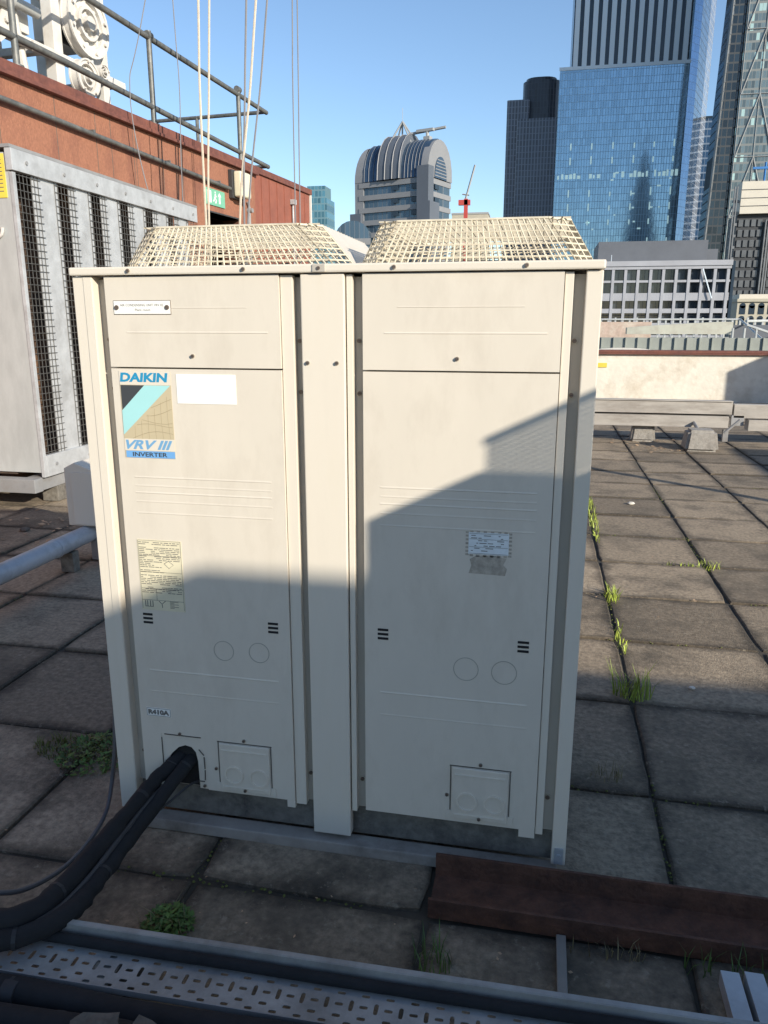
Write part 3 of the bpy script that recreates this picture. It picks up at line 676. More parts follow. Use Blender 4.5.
# ------------------------------------------------------------------ pvc pipe and end box at the left
pp = thing('drain_pipe', (-1.47, 1.6, 0), 'pale grey pipe running along the slabs to the small cream box', 'pipe')
t = MB(); t.tube([(-1.50, .3, .17), (-1.50, 1.2, .17), (-1.50, 2.25, .17)], .052, 20); t.build('pipe_body', 'pvc', pp, smooth=True)
for y in (1.35, 1.9): c = MB(); c.tube([(-1.50, y, .17), (-1.50, y+.02, .17)], .055, 20); c.build('pipe_joint', 'pvc', pp, smooth=True)
for y in (1.0, 2.0): s = MB(); s.box(-1.54, -1.46, y, y+.06, .003, .118); s.build('pipe_support', 'base', pp)
bx = thing('junction_box', (-1.5, 2.3, 0), 'small cream box with a pointed top at the end of the pale pipe', 'box')
b = MB(); b.prism([(-1.60, .225), (-1.36, .225), (-1.36, .545), (-1.53, .605), (-1.60, .570)], 2.20, 2.42); b.build('cover', 'paint2', bx, bevel=.006)
b = MB(); b.box(-1.555, -1.37, 2.190, 2.1995, .235, .55); b.build('front_face', 'paint2', bx, bevel=.003)
b = MB(); b.box(-1.50, -1.42, 2.25, 2.35, .003, .223); b.build('stand', 'galvd', bx)

# ------------------------------------------------------------------ louvred cabinet on the left
cb = thing('plant_cabinet', (-3.15, 4.9, 0), 'big galvanised plant cabinet with vertical slats and wire mesh along the left', 'plant cabinet')
CX = -2.60
b = MB(); b.box(-3.75, CX-.03, 3.415, 3.43, .27, 2.56); b.build('end_panel', 'galvp', cb, bevel=.002)
b = MB(); b.box(-3.75, -2.86, 3.431, 6.38, .25, 2.54); b.build('cabinet_core', 'debris', cb)
b = MB(); b.box(CX-.029, CX, 3.41, 3.445, .235, 2.43); b.build('corner_frame', 'galv', cb, bevel=.002)
b = MB(); b.box(CX-.04, CX+.012, 3.40, 6.40, 2.44, 2.585); b.build('top_rail', 'galv', cb, bevel=.003)
b = MB(); b.box(CX-.04, CX+.004, 3.446, 6.40, .235, .40); b.build('bottom_rail', 'galv', cb, bevel=.003)
b = MB(); b.box(-3.78, CX+.005, 3.396, 6.42, 2.588, 2.61); b.build('cabinet_roof', 'galvd', cb)
y = 3.50
for k in range(7):
    oy = y+k*.455; w_ = .150
    ms_ = MB(); r_ = .0020; ye = oy+w_+.09
    if k == 6: ye = oy+w_
    yy = oy-.04
    while yy < ye: ms_.box(CX-.018, CX-.014, yy-r_, yy+r_, .40, 2.44); yy += .042
    zz = .42
    while zz < 2.44: ms_.box(CX-.014, CX-.010, oy-.04, ye, zz-r_, zz+r_); zz += .050
    ms_.build('wire_mesh', 'meshw', cb)
    if k < 6:
        s = MB(); a0 = oy+w_
        s.prism([(a0, -.020), (a0+.305, -.020), (a0+.305, -.030), (a0, -.030)], .40, 2.44, 'z')
        s.v = [(CX+v[1], v[0], v[2]) for v in s.v]
        s.build('slat', 'galv', cb, bevel=.002)
bt = MB()
for k in range(7):
    for z in (2.51, .32): bt.cyl((CX+.012 if z > 1 else CX+.004, 3.56+k*.455, z), .014, .008, 'x', 10)
bt.build('bolt_row', 'galvd', cb)
lbx = MB(); lbx.box(-3.2, -2.66, 3.409, 3.4145, 2.26, 2.55); yl = lbx.build('warning_label', 'yellow', cb)
pr = MB()
for k in range(9): pr.box(-2.80+.01*(k % 3), -2.68, 3.4075, 3.4088, 2.30+k*.026, 2.306+k*.026)
pr.build('label_print', 'print', yl)
t = MB(); t.tube(bez([(-2.72, 3.40, 2.06), (-2.75, 3.40, 2.0), (-2.9, 3.40, 1.98), (-3.2, 3.40, 1.97)], 12), .012, 8); t.build('white_cable', 'white', cb, smooth=True)
b = MB(); b.box(-3.8, CX-.02, 3.30, 3.40, .13, .235); b.box(-3.8, CX-.02, 6.30, 6.40, .13, .235); b.box(CX-.16, CX-.04, 3.41, 6.29, .13, .234)
b.build('base_channel', 'galvd', cb, bevel=.004)
for yy in (3.6, 5.0, 6.1):
    for xx in (-3.6, -2.78): b = MB(); b.box(xx, xx+.14, yy, yy+.22, .002, .128); b.build('support_block', 'base', cb, bevel=.006)

# ------------------------------------------------------------------ terracotta plant room with doorway, coping, rails
D = Vector((.0926, .9957, 0)); Nn = Vector((.9957, -.0926, 0)); O = Vector((-3.9995, 5.34, 0))
def WT(s, o, z): return O+D*s+Nn*o+Vector((0, 0, z))          # along the wall, outwards, up
pr_ = thing('plant_room', tuple(WT(2, -1.5, 0)), 'terracotta rendered plant room with brown coping behind the louvred cabinet', 'building')
DS0, DS1, DZ = 3.73, 4.74, 2.93
b = MB(WT); b.box(-7.0, DS0, -.3, 0, 0, 3.66); b.box(DS1, 5.30, -.3, 0, 0, 3.66); b.box(DS0, DS1, -.3, 0, DZ, 3.66); b.box(5.301, 7.62, -4.5, -4.2, 0, 3.6); b.box(-7, 7.6, -6, -5.7, 0, 3.6); b.box(-7, -6.7, -5.7, -.3, 0, 3.6); b.build('wall', 'brick', pr_)
b = MB(WT); b.box(5.302, 7.60, -.3, -.006, 0, 3.70); b.box(7.3, 7.60, -4.2, -.3, 0, 3.70)
b.build('cladding', 'clad', pr_)
b = MB(WT)
for s_ in (5.55, 5.85, 6.15, 6.45, 6.75, 7.05, 7.35): b.box(s_, s_+.012, -.006, .006, 0, 3.69)
b.build('cladding_seam', 'clad', pr_)
b = MB(WT)
for s_ in (1.35, 1.62, 2.05, 2.10, 2.62, 2.68, 3.0, 3.15, .7, -.1, -.9): b.box(s_, s_+.008, -.003, .0012, 2.6, 3.655)
b.build('movement_joint', 'groove', pr_)
b = MB(WT); b.box(-7.1, 5.34, -.42, .07, 3.662, 3.70); b.box(-7.1, 5.34, -.40, .035, 3.701, 3.80); b.box(5.342, 7.66, -.4, .03, 3.705, 3.80); b.build('coping', 'coping', pr_, bevel=.006)
b = MB(WT); b.box(-7, 7.6, -5.7, -.43, 3.55, 3.66); b.build('flat_roof', 'deck', pr_)
b = MB(WT); b.box(DS0-.02, DS0, -.31, .012, 0, DZ); b.box(DS1, DS1+.02, -.31, .012, 0, DZ); b.box(DS0-.02, DS1+.02, -.31, .012, DZ-.0, DZ+.02); b.build('door_frame', 'dark', pr_)
b = MB(WT); b.box(DS0+.01, DS1-.01, -1.2, -1.1, 0, DZ); b.build('inner_door', 'dark', pr_)
# conduit pipe on the wall
t = MB(WT); t.tube([(-5.0, .06, 3.47), (.0, .06, 3.43), (4.36, .06, 3.32)], .026, 10)
cd = thing('conduit', tuple(WT(1, .06, 3.4)), 'long thin grey conduit fixed along the terracotta wall below the coping', 'conduit')
t.build('pipe', 'pole', cd, smooth=True)
b = MB(WT)
for s_ in (-2, -.3, 1.2, 2.7, 4.0): b.box(s_, s_+.03, .0005, .085, 3.33+(4.4-s_)*.025, 3.35+(4.4-s_)*.025+.012)
b.build('clip', 'pole', cd)
# exit sign
es = thing('exit_sign', tuple(WT(3.95, .02, 3.05)), 'green and white running-man exit sign above the plant room doorway', 'sign')
b = MB(WT); b.box(3.70, 4.26, .001, .016, 3.03, 3.25); b.build('board', 'green', es)
def esT(x, y, z): return WT(x, .019-y, z)
b = MB(WT); b.box(3.74, 3.86, .016, .018, 3.06, 3.22)          # white doorway field
b.box(4.08, 4.12, .016, .018, 3.07, 3.17); b.prism([(4.05, 3.17), (4.15, 3.17), (4.10, 3.22)], .016, .018)
b.tube([(3.97, .018, 3.19), (3.96, .018, 3.14), (3.99, .018, 3.10), (3.97, .018, 3.06)], .010, 5); b.tube([(3.96, .018, 3.14), (3.93, .018, 3.10), (3.91, .018, 3.08)], .009, 5)
b.tube([(3.97, .018, 3.175), (4.01, .018, 3.15)], .008, 5); b.cyl((3.975, .016, 3.212), .013, .002); b.build('pictogram', 'signw', es)
# bulkhead lamp
lmp = thing('bulkhead_lamp', tuple(WT(4.6, 0, 3.4)), 'rectangular cream bulkhead lamp on the terracotta wall near the doorway', 'lamp')
b = MB(WT); b.box(4.42, 4.80, .0, .07, 3.20, 3.60); b.build('back_box', 'dark', lmp, bevel=.01)
b = MB(WT); b.box(4.45, 4.78, .07, .20, 3.22, 3.58); b.build('lens', 'lens', lmp, bevel=.035, seg=3)
t = MB(WT); t.tube([(5.02, .03, 0), (5.02, .03, 3.15), (4.98, .03, 3.22)], .022, 8); t.cyl((5.02, .0, 3.1), .035, .09, 'y', 10)
tag(t.build('cable_riser', 'galvd', None, org=tuple(WT(5.02, 0, 0))), 'thin vertical conduit with a round box right of the doorway', 'conduit')
t = MB(WT); t.tube([(6.75, .03, 0), (6.75, .03, 3.42)], .018, 8); t.box(6.70, 6.80, .0, .08, 3.42, 3.50)
tag(t.build('wall_vent_pipe', 'galv', None, org=tuple(WT(6.75, 0, 0))), 'small pale bracket pipe on the darker cladding at the far end', 'pipe')
t = MB(WT); t.box(7.61, 7.66, -.3, .02, 0, 3.704)
tag(t.build('corner_strip', 'white', None, org=tuple(WT(7.62, 0, 0))), 'white vertical corner strip at the far end of the plant room', 'strip')
# guard rail on the roof edge
gr = thing('roof_guard_rail', tuple(WT(2, -.1, 3.8)), 'dark tubular guard rail on the plant room roof edge', 'railing')
t = MB(WT); t.tube([(-6.5, -.05, 4.87), (1, -.05, 4.82), (5.95, -.05, 4.72)], .034, 10)
t.tube([(5.9, -.05, 4.72), (5.9, -2.6, 4.72)], .030, 8); t.build('top_rail', 'pole', gr, smooth=True)
t = MB(WT); t.tube([(-6.5, -.05, 4.16), (1, -.05, 4.06), (5.95, -.05, 3.90)], .034, 10); t.tube([(5.9, -.05, 3.90), (5.9, -2.6, 3.90)], .030, 8); t.build('lower_rail', 'pole', gr, smooth=True)
for s_ in (-4.4, -2.05, .28, 2.62, 4.96):
    t = MB(WT); t.tube([(s_, -.05, 3.80), (s_, -.05, 4.86 if s_ < 4 else 4.80)], .034, 10); t.tube([(s_, -.05, 3.79), (s_, -.05, 3.82)], .07, 10); t.tube([(s_-.05, -.05, 4.81), (s_+.05, -.05, 4.81)], .045, 10); t.build('post', 'pole', gr, smooth=True)
for o_ in (-1.3, -2.6):
    t = MB(WT); t.tube([(5.9, o_, 3.66), (5.9, o_, 4.74)], .030, 8); t.build('post', 'pole', gr, smooth=True)
# white winch machine on the plant room roof
wn = thing('winch_frame', tuple(WT(1.6, -.7, 3.66)), 'white painted winch frame with pulley wheels on the plant room roof', 'winch')
def WB(*a): return MB(WT)
b = WB(); b.box(1.36, 1.50, -.58, -.44, 3.70, 5.9); b.box(2.22, 2.34, -.58, -.46, 3.70, 5.9); b.box(1.36, 1.50, -1.4, -1.26, 3.70, 5.9); b.box(2.22, 2.34, -1.4, -1.26, 3.70, 5.9)
b.box(1.28, 1.58, -.64, -.38, 3.665, 3.70); b.box(2.14, 2.42, -.64, -.40, 3.665, 3.70); b.build('column', 'white', wn, bevel=.008)
b = WB(); b.box(-.6, 2.62, -.56, -.50, 4.24, 4.34); b.box(-.6, 2.62, -1.36, -1.30, 4.24, 4.34); b.box(1.2, 1.3, -1.3, -.56, 4.25, 4.33); b.box(2.50, 2.62, -1.3, -.56, 4.25, 4.33); b.box(-.6, 2.6, -1.3, -.56, 5.4, 5.45)
b.box(1.0, 2.6, -.45, -.41, 4.20, 4.30); b.build('platform_beam', 'white', wn, bevel=.006)
b = WB(); b.box(1.5, 1.74, -.75, -.50, 4.88, 5.16); b.box(1.60, 2.1, -.9, -.60, 4.50, 4.80); b.build('motor', ['white'], wn, bevel=.02)
b = WB(); b.box(.2, 1.2, -.95, -.62, 4.42, 4.72); b.build('gear_housing', 'white', wn, bevel=.015); b = WB(); b.prism([(2.05, 4.34), (2.35, 4.34), (2.25, 5.4), (2.15, 5.4)], -.57, -.47); b.build('tapered_leg', 'white', wn, bevel=.015)
b = WB(); b.box(1.52, 2.0, -.60, -.56, 4.50, 4.84); b.build('motor_recess', 'dark', wn)
def wheel(cs, cz, r_, o_, spokes, name='pulley_wheel'):
    b = WB(); b.ring((cs, o_, cz), r_, r_*.74, .10, 'y', 32); b.cyl((cs, o_+.0, cz), r_*.9, .05, 'y', 28); b.ring((cs, o_-.015, cz), r_*1.04, r_*.95, .02, 'y', 32); b.ring((cs, o_+.095, cz), r_*1.04, r_*.95, .02, 'y', 32)
    b.cyl((cs, o_-.03, cz), r_*.22, .17, 'y', 16); b.ring((cs, o_+.02, cz), r_*.52, r_*.42, .09, 'y', 24)
    for k in range(spokes):
        a = 2*PI*k/spokes; b.tube([(cs+r_*.2*math.cos(a), o_+.05, cz+r_*.2*math.sin(a)), (cs+r_*.85*math.cos(a), o_+.05, cz+r_*.85*math.sin(a))], r_*.07, 6)
        b.cyl((cs+r_*.88*math.cos(a+.3), o_+.10, cz+r_*.88*math.sin(a+.3)), r_*.06, .03, 'y', 8)
    return b.build(name, 'white', wn, smooth=True)
wheel(1.86, 4.72, .34, -.44, 8); wheel(1.72, 4.12, .19, -.40, 5); wheel(.35, 4.62, .50, -.62, 8); wheel(1.97, 4.24, .08, -.36, 4)
b = WB(); b.tube([(-.3, -.5, 4.62), (1.2, -.5, 4.62)], .055, 12); b.tube([(0.4, -.5, 4.62), (.8, -.5, 4.62)], .10, 12); b.tube([(1.5, -.45, 4.9), (2.6, -.45, 5.7)], .04, 8); b.tube([(2.3, -.5, 5.0), (1.9, -.5, 5.8)], .05, 8)
b.tube([(1.9, -.38, 4.42), (1.9, -.38, 4.2)], .03, 8); b.build('shaft', 'galvp', wn, smooth=True)
b = WB(); b.tube([(.2, -.6, 3.68), (.45, -.6, 5.6)], .05, 8); b.tube([(1.1, -.6, 3.68), (.75, -.6, 5.6)], .05, 8); b.tube([(.6, -.55, 4.8), (1.3, -.55, 4.9)], .02, 6); b.build('brace', 'white', wn, smooth=True)

# ropes hanging in front of the wall
def sc(x, z): return (1.12+(x-1.12)*.918, 1.4+(z-1.4)*.918)
ropes = [([(-3.84, 5.21), (-4.13, 4.23), (-3.98, 3.06), (-3.72, 2.5)], .0065, 'roped', 'thin grey rope, farthest left, bowing towards the cabinet', 9.4),
 ([(-3.48, 5.19), (-3.46, 4.2), (-3.50, 3.1), (-3.52, 0)], .006, 'roped', 'thin grey rope second from the left in front of the terracotta wall', 9.2),
 ([(-3.15, 5.16), (-3.19, 4.2), (-3.20, 2.65), (-3.2, 0)], .014, 'rope', 'cream rope, left of the close pair by the exit sign', 9),
 ([(-3.01, 5.15), (-3.07, 4.2), (-3.16, 2.65), (-3.18, 0)], .013, 'rope', 'cream rope, right of the close pair by the exit sign', 9),
 ([(-2.54, 5.12), (-2.60, 4.2), (-2.68, 2.64), (-2.7, 0)], .012, 'roped', 'grey rope just left of the cream rope by the bulkhead lamp', 9),
 ([(-2.42, 5.11), (-2.53, 4.2), (-2.74, 2.64), (-2.85, 0)], .014, 'rope', 'cream rope crossing over by the bulkhead lamp', 9),
 ([(-2.28, 5.10), (-2.40, 4.2), (-2.63, 2.64), (-2.8, 0)], .011, 'roped', 'dark rope right of the bulkhead lamp', 9),
 ([(-1.97, 5.08), (-1.99, 4.2), (-2.00, 2.64), (-2.0, 0)], .007, 'roped', 'thin grey rope, left of the far right pair against the sky', 9),
 ([(-1.91, 5.07), (-1.92, 4.2), (-1.94, 2.64), (-1.95, 0)], .007, 'roped', 'thin grey rope, rightmost of all the ropes', 9)]
for pts, r_, mm, lb, top in ropes:
    q = [sc(*p_) for p_ in pts]
    d0 = (q[0][0]-q[1][0])/(q[0][1]-q[1][1])
    path = [(q[0][0]+d0*(top-q[0][1]), 7.2, top)]+[(a, 7.2, c) for a, c in q[:-1]]+[(q[-1][0], 7.2, max(0.01, q[-1][1]))]
    t = MB(); t.tube(bez(path, 40), r_, 6)
    tag(t.build('hanging_rope', mm, None, smooth=True, org=(q[-1][0], 7.2, 0)), lb, 'rope', 'ropes hanging beside the plant room')

# ------------------------------------------------------------------ parapet, beams and blocks at the back right
pw = thing('parapet_wall', (4, 13.1, 0), 'low white rendered parapet wall with brown coping at the roof edge', 'wall')
b = MB(); b.box(-3.2, 17, 13.0, 13.25, -.04, .835); b.build('wall', 'render', pw)
b = MB(); b.box(-3.25, 17, 12.94, 13.31, .838, .862); b.box(-3.25, 17, 12.96, 13.29, .863, .91); b.build('coping', 'coping', pw, bevel=.006)
b = MB(); b.box(2.10, 2.27, 12.985, 12.999, .60, .68)
lb_ = b.build('yellow_mark', 'yellow', pw)
bmg = thing('twin_rail_beam', (3.0, 7.9, 0), 'weathered twin metal beam carried on concrete blocks in front of the parapet', 'beam')
b = MB(); b.box(.9, 3.32, 7.86, 7.98, .355, .505); b.box(.9, 3.32, 7.845, 7.86, .35, .36); b.box(.9, 3.32, 7.845, 7.86, .495, .508); b.build('upper_rail', 'gal_beam', bmg, bevel=.004)
b = MB(); b.box(.9, 3.28, 7.80, 7.98, .20, .33); b.box(.9, 3.28, 7.78, 7.80, .20, .212); b.build('lower_rail', 'gal_beam', bmg, bevel=.004)
b = MB(); b.box(.9, 3.3, 7.90, 7.95, .331, .354); b.build('web', 'dark', bmg)
b = MB(); b.box(3.34, 6.5, 7.86, 7.98, .31, .47); b.box(3.5, 6.5, 7.80, 7.98, .17, .295); b.build('end_section', 'gal_beam', bmg, bevel=.004)
b = MB(); b.tube([(3.24, 7.78, .14), (3.40, 7.78, .30)], .016, 8); b.box(3.24, 3.30, 7.84, 7.90, .03, .17); b.box(3.32, 3.46, 7.86, 7.9, .22, .34); b.build('hinge_bracket', 'galvd', bmg, bevel=.003)
def block(x, y, label):
    bm = bmesh.new(); bmesh.ops.create_cube(bm, size=1)
    for v in bm.verts:
        t = .82 if v.co.z > 0 else 1
        v.co = Vector((v.co.x*.36*t, v.co.y*.34*t, (v.co.z+.5)*.235))
    bmesh.ops.bevel(bm, geom=[e for e in bm.edges], offset=.03, segments=2, affect='EDGES')
    me = bpy.data.meshes.new('concrete_block'); bm.to_mesh(me); bm.free(); me.materials.append(M['conc'])
    o = bpy.data.objects.new('concrete_block', me); COL.objects.link(o); o.location = (x, y, 0); tag(o, label, 'concrete block', 'concrete blocks under the beam')
    return o
block(2.90, 7.36, 'grey concrete block in front of the twin beam, sunlit on the slabs')
o = block(2.35, 7.95, 'smaller concrete block in the shade under the twin beam'); o.scale = (.8, .6, 1.0)
o = block(4.6, 7.9, 'concrete block under the far right end of the beam'); o.scale = (1, .6, .85)
t = MB(); t.tube([(2.90, 7.4, .17), (2.90, 7.6, .22), (2.9, 7.86, .26)], .02, 8); t.box(2.86, 2.94, 7.34, 7.42, .188, .2)
tag(t.build('beam_foot', 'galvd', None, org=(2.9, 7.5, 0)), 'short metal foot joining the sunlit block to the beam', 'bracket')

# unseen blocks and a mesh casing added out of frame to throw the shade
def shadow_block(name, x0, x1, y0, y1, h, label, mm='brick', cop=True):
    t = thing(name, ((x0+x1)/2, (y0+y1)/2, 0), label, 'building')
    MB().box(x0, x1, y0, y1, -.03, h-.08 if cop else h).build('wall', mm, t)
    if cop: MB().box(x0, x1, y0, y1, h-.078, h).build('coping', 'coping', t)
    d = MB(); d.box(x0+.4, x0+1.3, y1, y1+.03, 0, 2.05); d.build('door', 'dark', t)
    return t
shadow_block('rear_shade_block', 5.40, 16.5, -7.5, -4.0, 3.27, 'unseen terracotta block added behind the camera to cast shade')  # added out of view, placed for the shade edge on unit and slabs
shadow_block('side_shade_block', 9.0, 16.5, .45, 3.0, 2.80, 'unseen terracotta block added right of the frame to cast shade, nearer one')  # added out of view, placed for the shade on the right-hand slabs
shadow_block('side_shade_block', 9.0, 16.5, 9.35, 12.9, 2.80, 'unseen terracotta block added right of the frame to cast shade, farther one')  # added out of view, placed for the shade on the parapet
cn = thing('side_shade_cabinet', (3.0, -1.3, 0), 'unseen grey casing with mesh added right of the camera to cast shade', 'plant cabinet')  # added out of view, shaped to throw the stepped shade on the unit
b = MB(); b.box(2.64, 3.5, -1.50, -1.285, .12, 1.865); b.box(2.64, 3.5, -1.284, -1.0, .12, 1.76); b.box(2.64, 3.5, -1.5, -1.0, 0, .1); b.build('casing', 'galvp', cn, bevel=.003)
b = MB()
xs = 2.645
for k in range(28): b.box(xs, xs+.003, -1.28+k*.010, -1.277+k*.010, 1.762, 1.93); b.box(xs+.8, xs+.803, -1.28+k*.010, -1.277+k*.010, 1.762, 1.93)
for k in range(14): b.box(xs, xs+.004, -1.28, -1.0, 1.772+k*.0115, 1.7755+k*.0115)
b.box(xs-.003, xs+.012, -1.285, -1.0, 1.925, 1.94)
b.build('shade_mesh', 'meshw', cn)  # added to break the shade on the unit into a lattice
# overhead cable whose shadow crosses the slabs
oc = MB()
def back(x, y, t): return Vector((x, y, 0))+Vector((math.sin(AZ), -math.cos(AZ), math.tan(EL)))*t
oc.tube([back(-.2, 7.45, 4.6), back(1.63, 5.96, 4.6), back(2.97, 4.80, 4.6), back(3.9, 4.0, 4.6)], .045, 8)
tag(oc.build('overhead_cable', 'dark', None, org=(6, 1, 2.2)), 'dark cable strung overhead to the right of the frame', 'cable')

exec_city = True
# ------------------------------------------------------------------ the city
def gridmat(name, base, line, sx, sz, tx=.12, tz=.2, rough=.15, metal=0.0, var=.25, spec=.8, panelmix=None, lit=None, litp=.06, axis='x', bumpy=0.0, linecolx=None, coat=0):
    """curtain wall: frame lines at pitch sx (across) and sz (up), each pane varied"""
    m = bpy.data.materials.new(name); m.use_nodes = True; n = m.node_tree; N = n.nodes; L = n.links; b = N['Principled BSDF']
    tc = N.new('ShaderNodeTexCoord'); sp = N.new('ShaderNodeSeparateXYZ'); L.new(tc.outputs['Object'], sp.inputs[0])
    def mth(op, a, c=None):
        q = N.new('ShaderNodeMath'); q.operation = op
        for i, v in enumerate((a, c)):
            if v is None: continue
            if isinstance(v, (int, float)): q.inputs[i].default_value = v
            else: L.new(v, q.inputs[i])
        return q.outputs[0]
    hx = sp.outputs['X'] if axis == 'x' else (sp.outputs['Y'] if axis == 'y' else mth('ADD', sp.outputs['X'], sp.outputs['Y']))
    u = mth('DIVIDE', hx, sx); v = mth('DIVIDE', sp.outputs['Z'], sz)
    fu, fv = mth('FRACT', u), mth('FRACT', v)
    lx = mth('LESS_THAN', fu, tx); lz = mth('LESS_THAN', fv, tz); ln = mth('MAXIMUM', lx, lz)
    cb_ = N.new('ShaderNodeCombineXYZ'); L.new(mth('FLOOR', u), cb_.inputs[0]); L.new(mth('FLOOR', v), cb_.inputs[1])
    wn_ = N.new('ShaderNodeTexWhiteNoise'); wn_.noise_dimensions = '2D'; L.new(cb_.outputs[0], wn_.inputs['Vector'])
    sc_ = N.new('ShaderNodeVectorMath'); sc_.operation = 'SCALE'; sc_.inputs[0].default_value = base
    mr = N.new('ShaderNodeMapRange'); mr.inputs[3].default_value = 1-var; mr.inputs[4].default_value = 1+var; L.new(wn_.outputs['Value'], mr.inputs[0]); L.new(mr.outputs[0], sc_.inputs['Scale'])
    mx = N.new('ShaderNodeMix'); mx.data_type = 'RGBA'; L.new(ln, mx.inputs['Factor']); L.new(sc_.outputs[0], mx.inputs['A']); mx.inputs['B'].default_value = (*line, 1)
    out = mx.outputs['Result']
    if lit:
        g = mth('GREATER_THAN', wn_.outputs['Value'], 1-litp); g = mth('MULTIPLY', g, mth('SUBTRACT', 1.0, ln))
        m2 = N.new('ShaderNodeMix'); m2.data_type = 'RGBA'; L.new(g, m2.inputs['Factor']); L.new(out, m2.inputs['A']); m2.inputs['B'].default_value = (*lit, 1); out = m2.outputs['Result']
    L.new(out, b.inputs['Base Color'])
    rr_ = N.new('ShaderNodeMapRange'); rr_.inputs[3].default_value = rough; rr_.inputs[4].default_value = .6; L.new(ln, rr_.inputs[0]); L.new(rr_.outputs[0], b.inputs['Roughness'])
    b.inputs['Metallic'].default_value = metal; b.inputs['Specular IOR Level'].default_value = spec
    if bumpy:
        t3 = N.new('ShaderNodeTexNoise'); t3.inputs['Scale'].default_value = .35; L.new(tc.outputs['Object'], t3.inputs['Vector'])
        bp = N.new('ShaderNodeBump'); bp.inputs['Strength'].default_value = bumpy; bp.inputs['Distance'].default_value = .05
        L.new(t3.outputs['Fac'], bp.inputs['Height']); L.new(bp.outputs[0], b.inputs['Normal'])
    return m
GZ = -38
# --- blue glass tower
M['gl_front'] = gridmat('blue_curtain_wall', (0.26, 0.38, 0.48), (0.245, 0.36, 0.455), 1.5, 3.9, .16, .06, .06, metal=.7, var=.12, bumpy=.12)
M['gl_side'] = gridmat('side_wall_painted_glare', (0.66, 0.68, 0.70), (0.45, 0.47, 0.50), 1.5, 3.9, .15, .14, .08, metal=.8, var=.3, axis='y', bumpy=.4)  # paler base colour stands in for bright cloud reflections on this side
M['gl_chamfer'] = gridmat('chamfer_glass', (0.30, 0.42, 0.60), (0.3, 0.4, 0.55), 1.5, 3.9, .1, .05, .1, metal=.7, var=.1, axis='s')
M['glowmark'] = mat('glowing_pane_mark', (0.5, 0.62, 0.60), .4, var=.3, scale=.5)
M['glowmark'].node_tree.nodes['Principled BSDF'].inputs['Emission Color'].default_value = (.50, .75, .78, 1)
M['glowmark'].node_tree.nodes['Principled BSDF'].inputs['Emission Strength'].default_value = .32  # emission stands in for glass reflections and lit panes
M['fin'] = mat('pale_fin', (0.60, 0.68, 0.74), .5, var=.1)
M['findk'] = mat('dark_glass', (0.02, 0.035, 0.055), .25, var=.2, scale=.2)
T1 = thing('glass_tower', (40, 520, GZ), 'broad blue glass skyscraper with a striped upper section', 'skyscraper')
b = MB(); b.prism([(2.6, 500), (74.0, 500), (79.0, 506), (92.5, 545), (92.5, 575), (2.6, 575)], GZ, 144.3, 'z'); b.mi = 0
# assign materials by face orientation
o = b.build('lower_shaft', ['gl_front', 'gl_side', 'gl_chamfer', 'fin'], T1)
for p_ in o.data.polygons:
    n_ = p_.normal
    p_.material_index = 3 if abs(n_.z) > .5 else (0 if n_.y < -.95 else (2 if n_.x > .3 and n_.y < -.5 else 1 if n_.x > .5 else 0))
b = MB(); b.prism([(9, 501.5), (72.8, 501.5), (72.8, 574), (9, 574)], 144.4, 230, 'z'); b.build('upper_core', 'findk', T1)
b = MB(); b.prism([(73.0, 500.1), (74.0, 500.1), (79.0, 506), (92.5, 545), (92.5, 575), (73.0, 575)], 144.4, 235, 'z')
o = b.build('upper_side_shaft', ['gl_front', 'gl_side', 'gl_chamfer'], T1)
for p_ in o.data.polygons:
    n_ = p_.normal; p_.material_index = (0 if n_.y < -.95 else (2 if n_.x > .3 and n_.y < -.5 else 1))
for k in range(13):
    x = 9.6+k*4.98; b = MB(); b.box(x, x+2.7, 500.2, 501.4, 144.4, 230); b.build('pale_fin', 'fin', T1)
b = MB(); b.box(2.2, 74.4, 499.7, 499.95, 142.8, 144.6); b.build('ledge', 'fin', T1)
# self-glowing marks painting in bright panes of the lower facade: columns, busy floor
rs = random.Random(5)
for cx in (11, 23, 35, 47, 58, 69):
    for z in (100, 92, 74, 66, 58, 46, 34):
        hh = rs.uniform(2.5, 4.5); MB().box(cx-.4, cx+.4, 499.88, 499.97, z, z+hh).build('glow_mark', 'glowmark', T1)
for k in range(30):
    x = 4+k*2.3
    if rs.random() < .72: MB().box(x, x+rs.uniform(1, 1.9), 499.88, 499.97, 84.2, 84.2+rs.uniform(1.8, 3.6)).build('glow_mark', 'glowmark', T1)
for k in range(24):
    x = rs.uniform(4, 72); z = 24+3.9*rs.randint(0, 16); MB().box(x, x+rs.uniform(.8, 2.2), 499.885, 499.965, z, z+.9).build('glow_mark', 'glowmark', T1)

# --- the tapered tower behind the camera that the glass mirrors
M['shard'] = gridmat('dark_glass_spire', (0.05, 0.07, 0.09), (0.10, 0.12, 0.14), 3, 4, .1, .2, .3, var=.3)
T0 = thing('tapered_spire', (145, -420, GZ), 'tapering glass spire behind the camera, mirrored in the blue tower', 'skyscraper')
b = MB(); x, y = 149, -420
v = [(x-48, y-40, GZ), (x+48, y-40, GZ), (x+48, y+40, GZ), (x-48, y+40, GZ), (x-5, y-4, 268), (x+4, y-4, 262), (x+5, y+4, 268), (x-4, y+4, 272)]
b.add(v, [(0, 1, 5, 4), (1, 2, 6, 5), (2, 3, 7, 6), (3, 0, 4, 7), (4, 5, 6, 7), (0, 3, 2, 1)]); b.build('shaft', 'shard', T0)
b = MB(); b.tube([(x, y, 262), (x, y, 300)], 1.5, 6); b.build('spire', 'findk', T0)
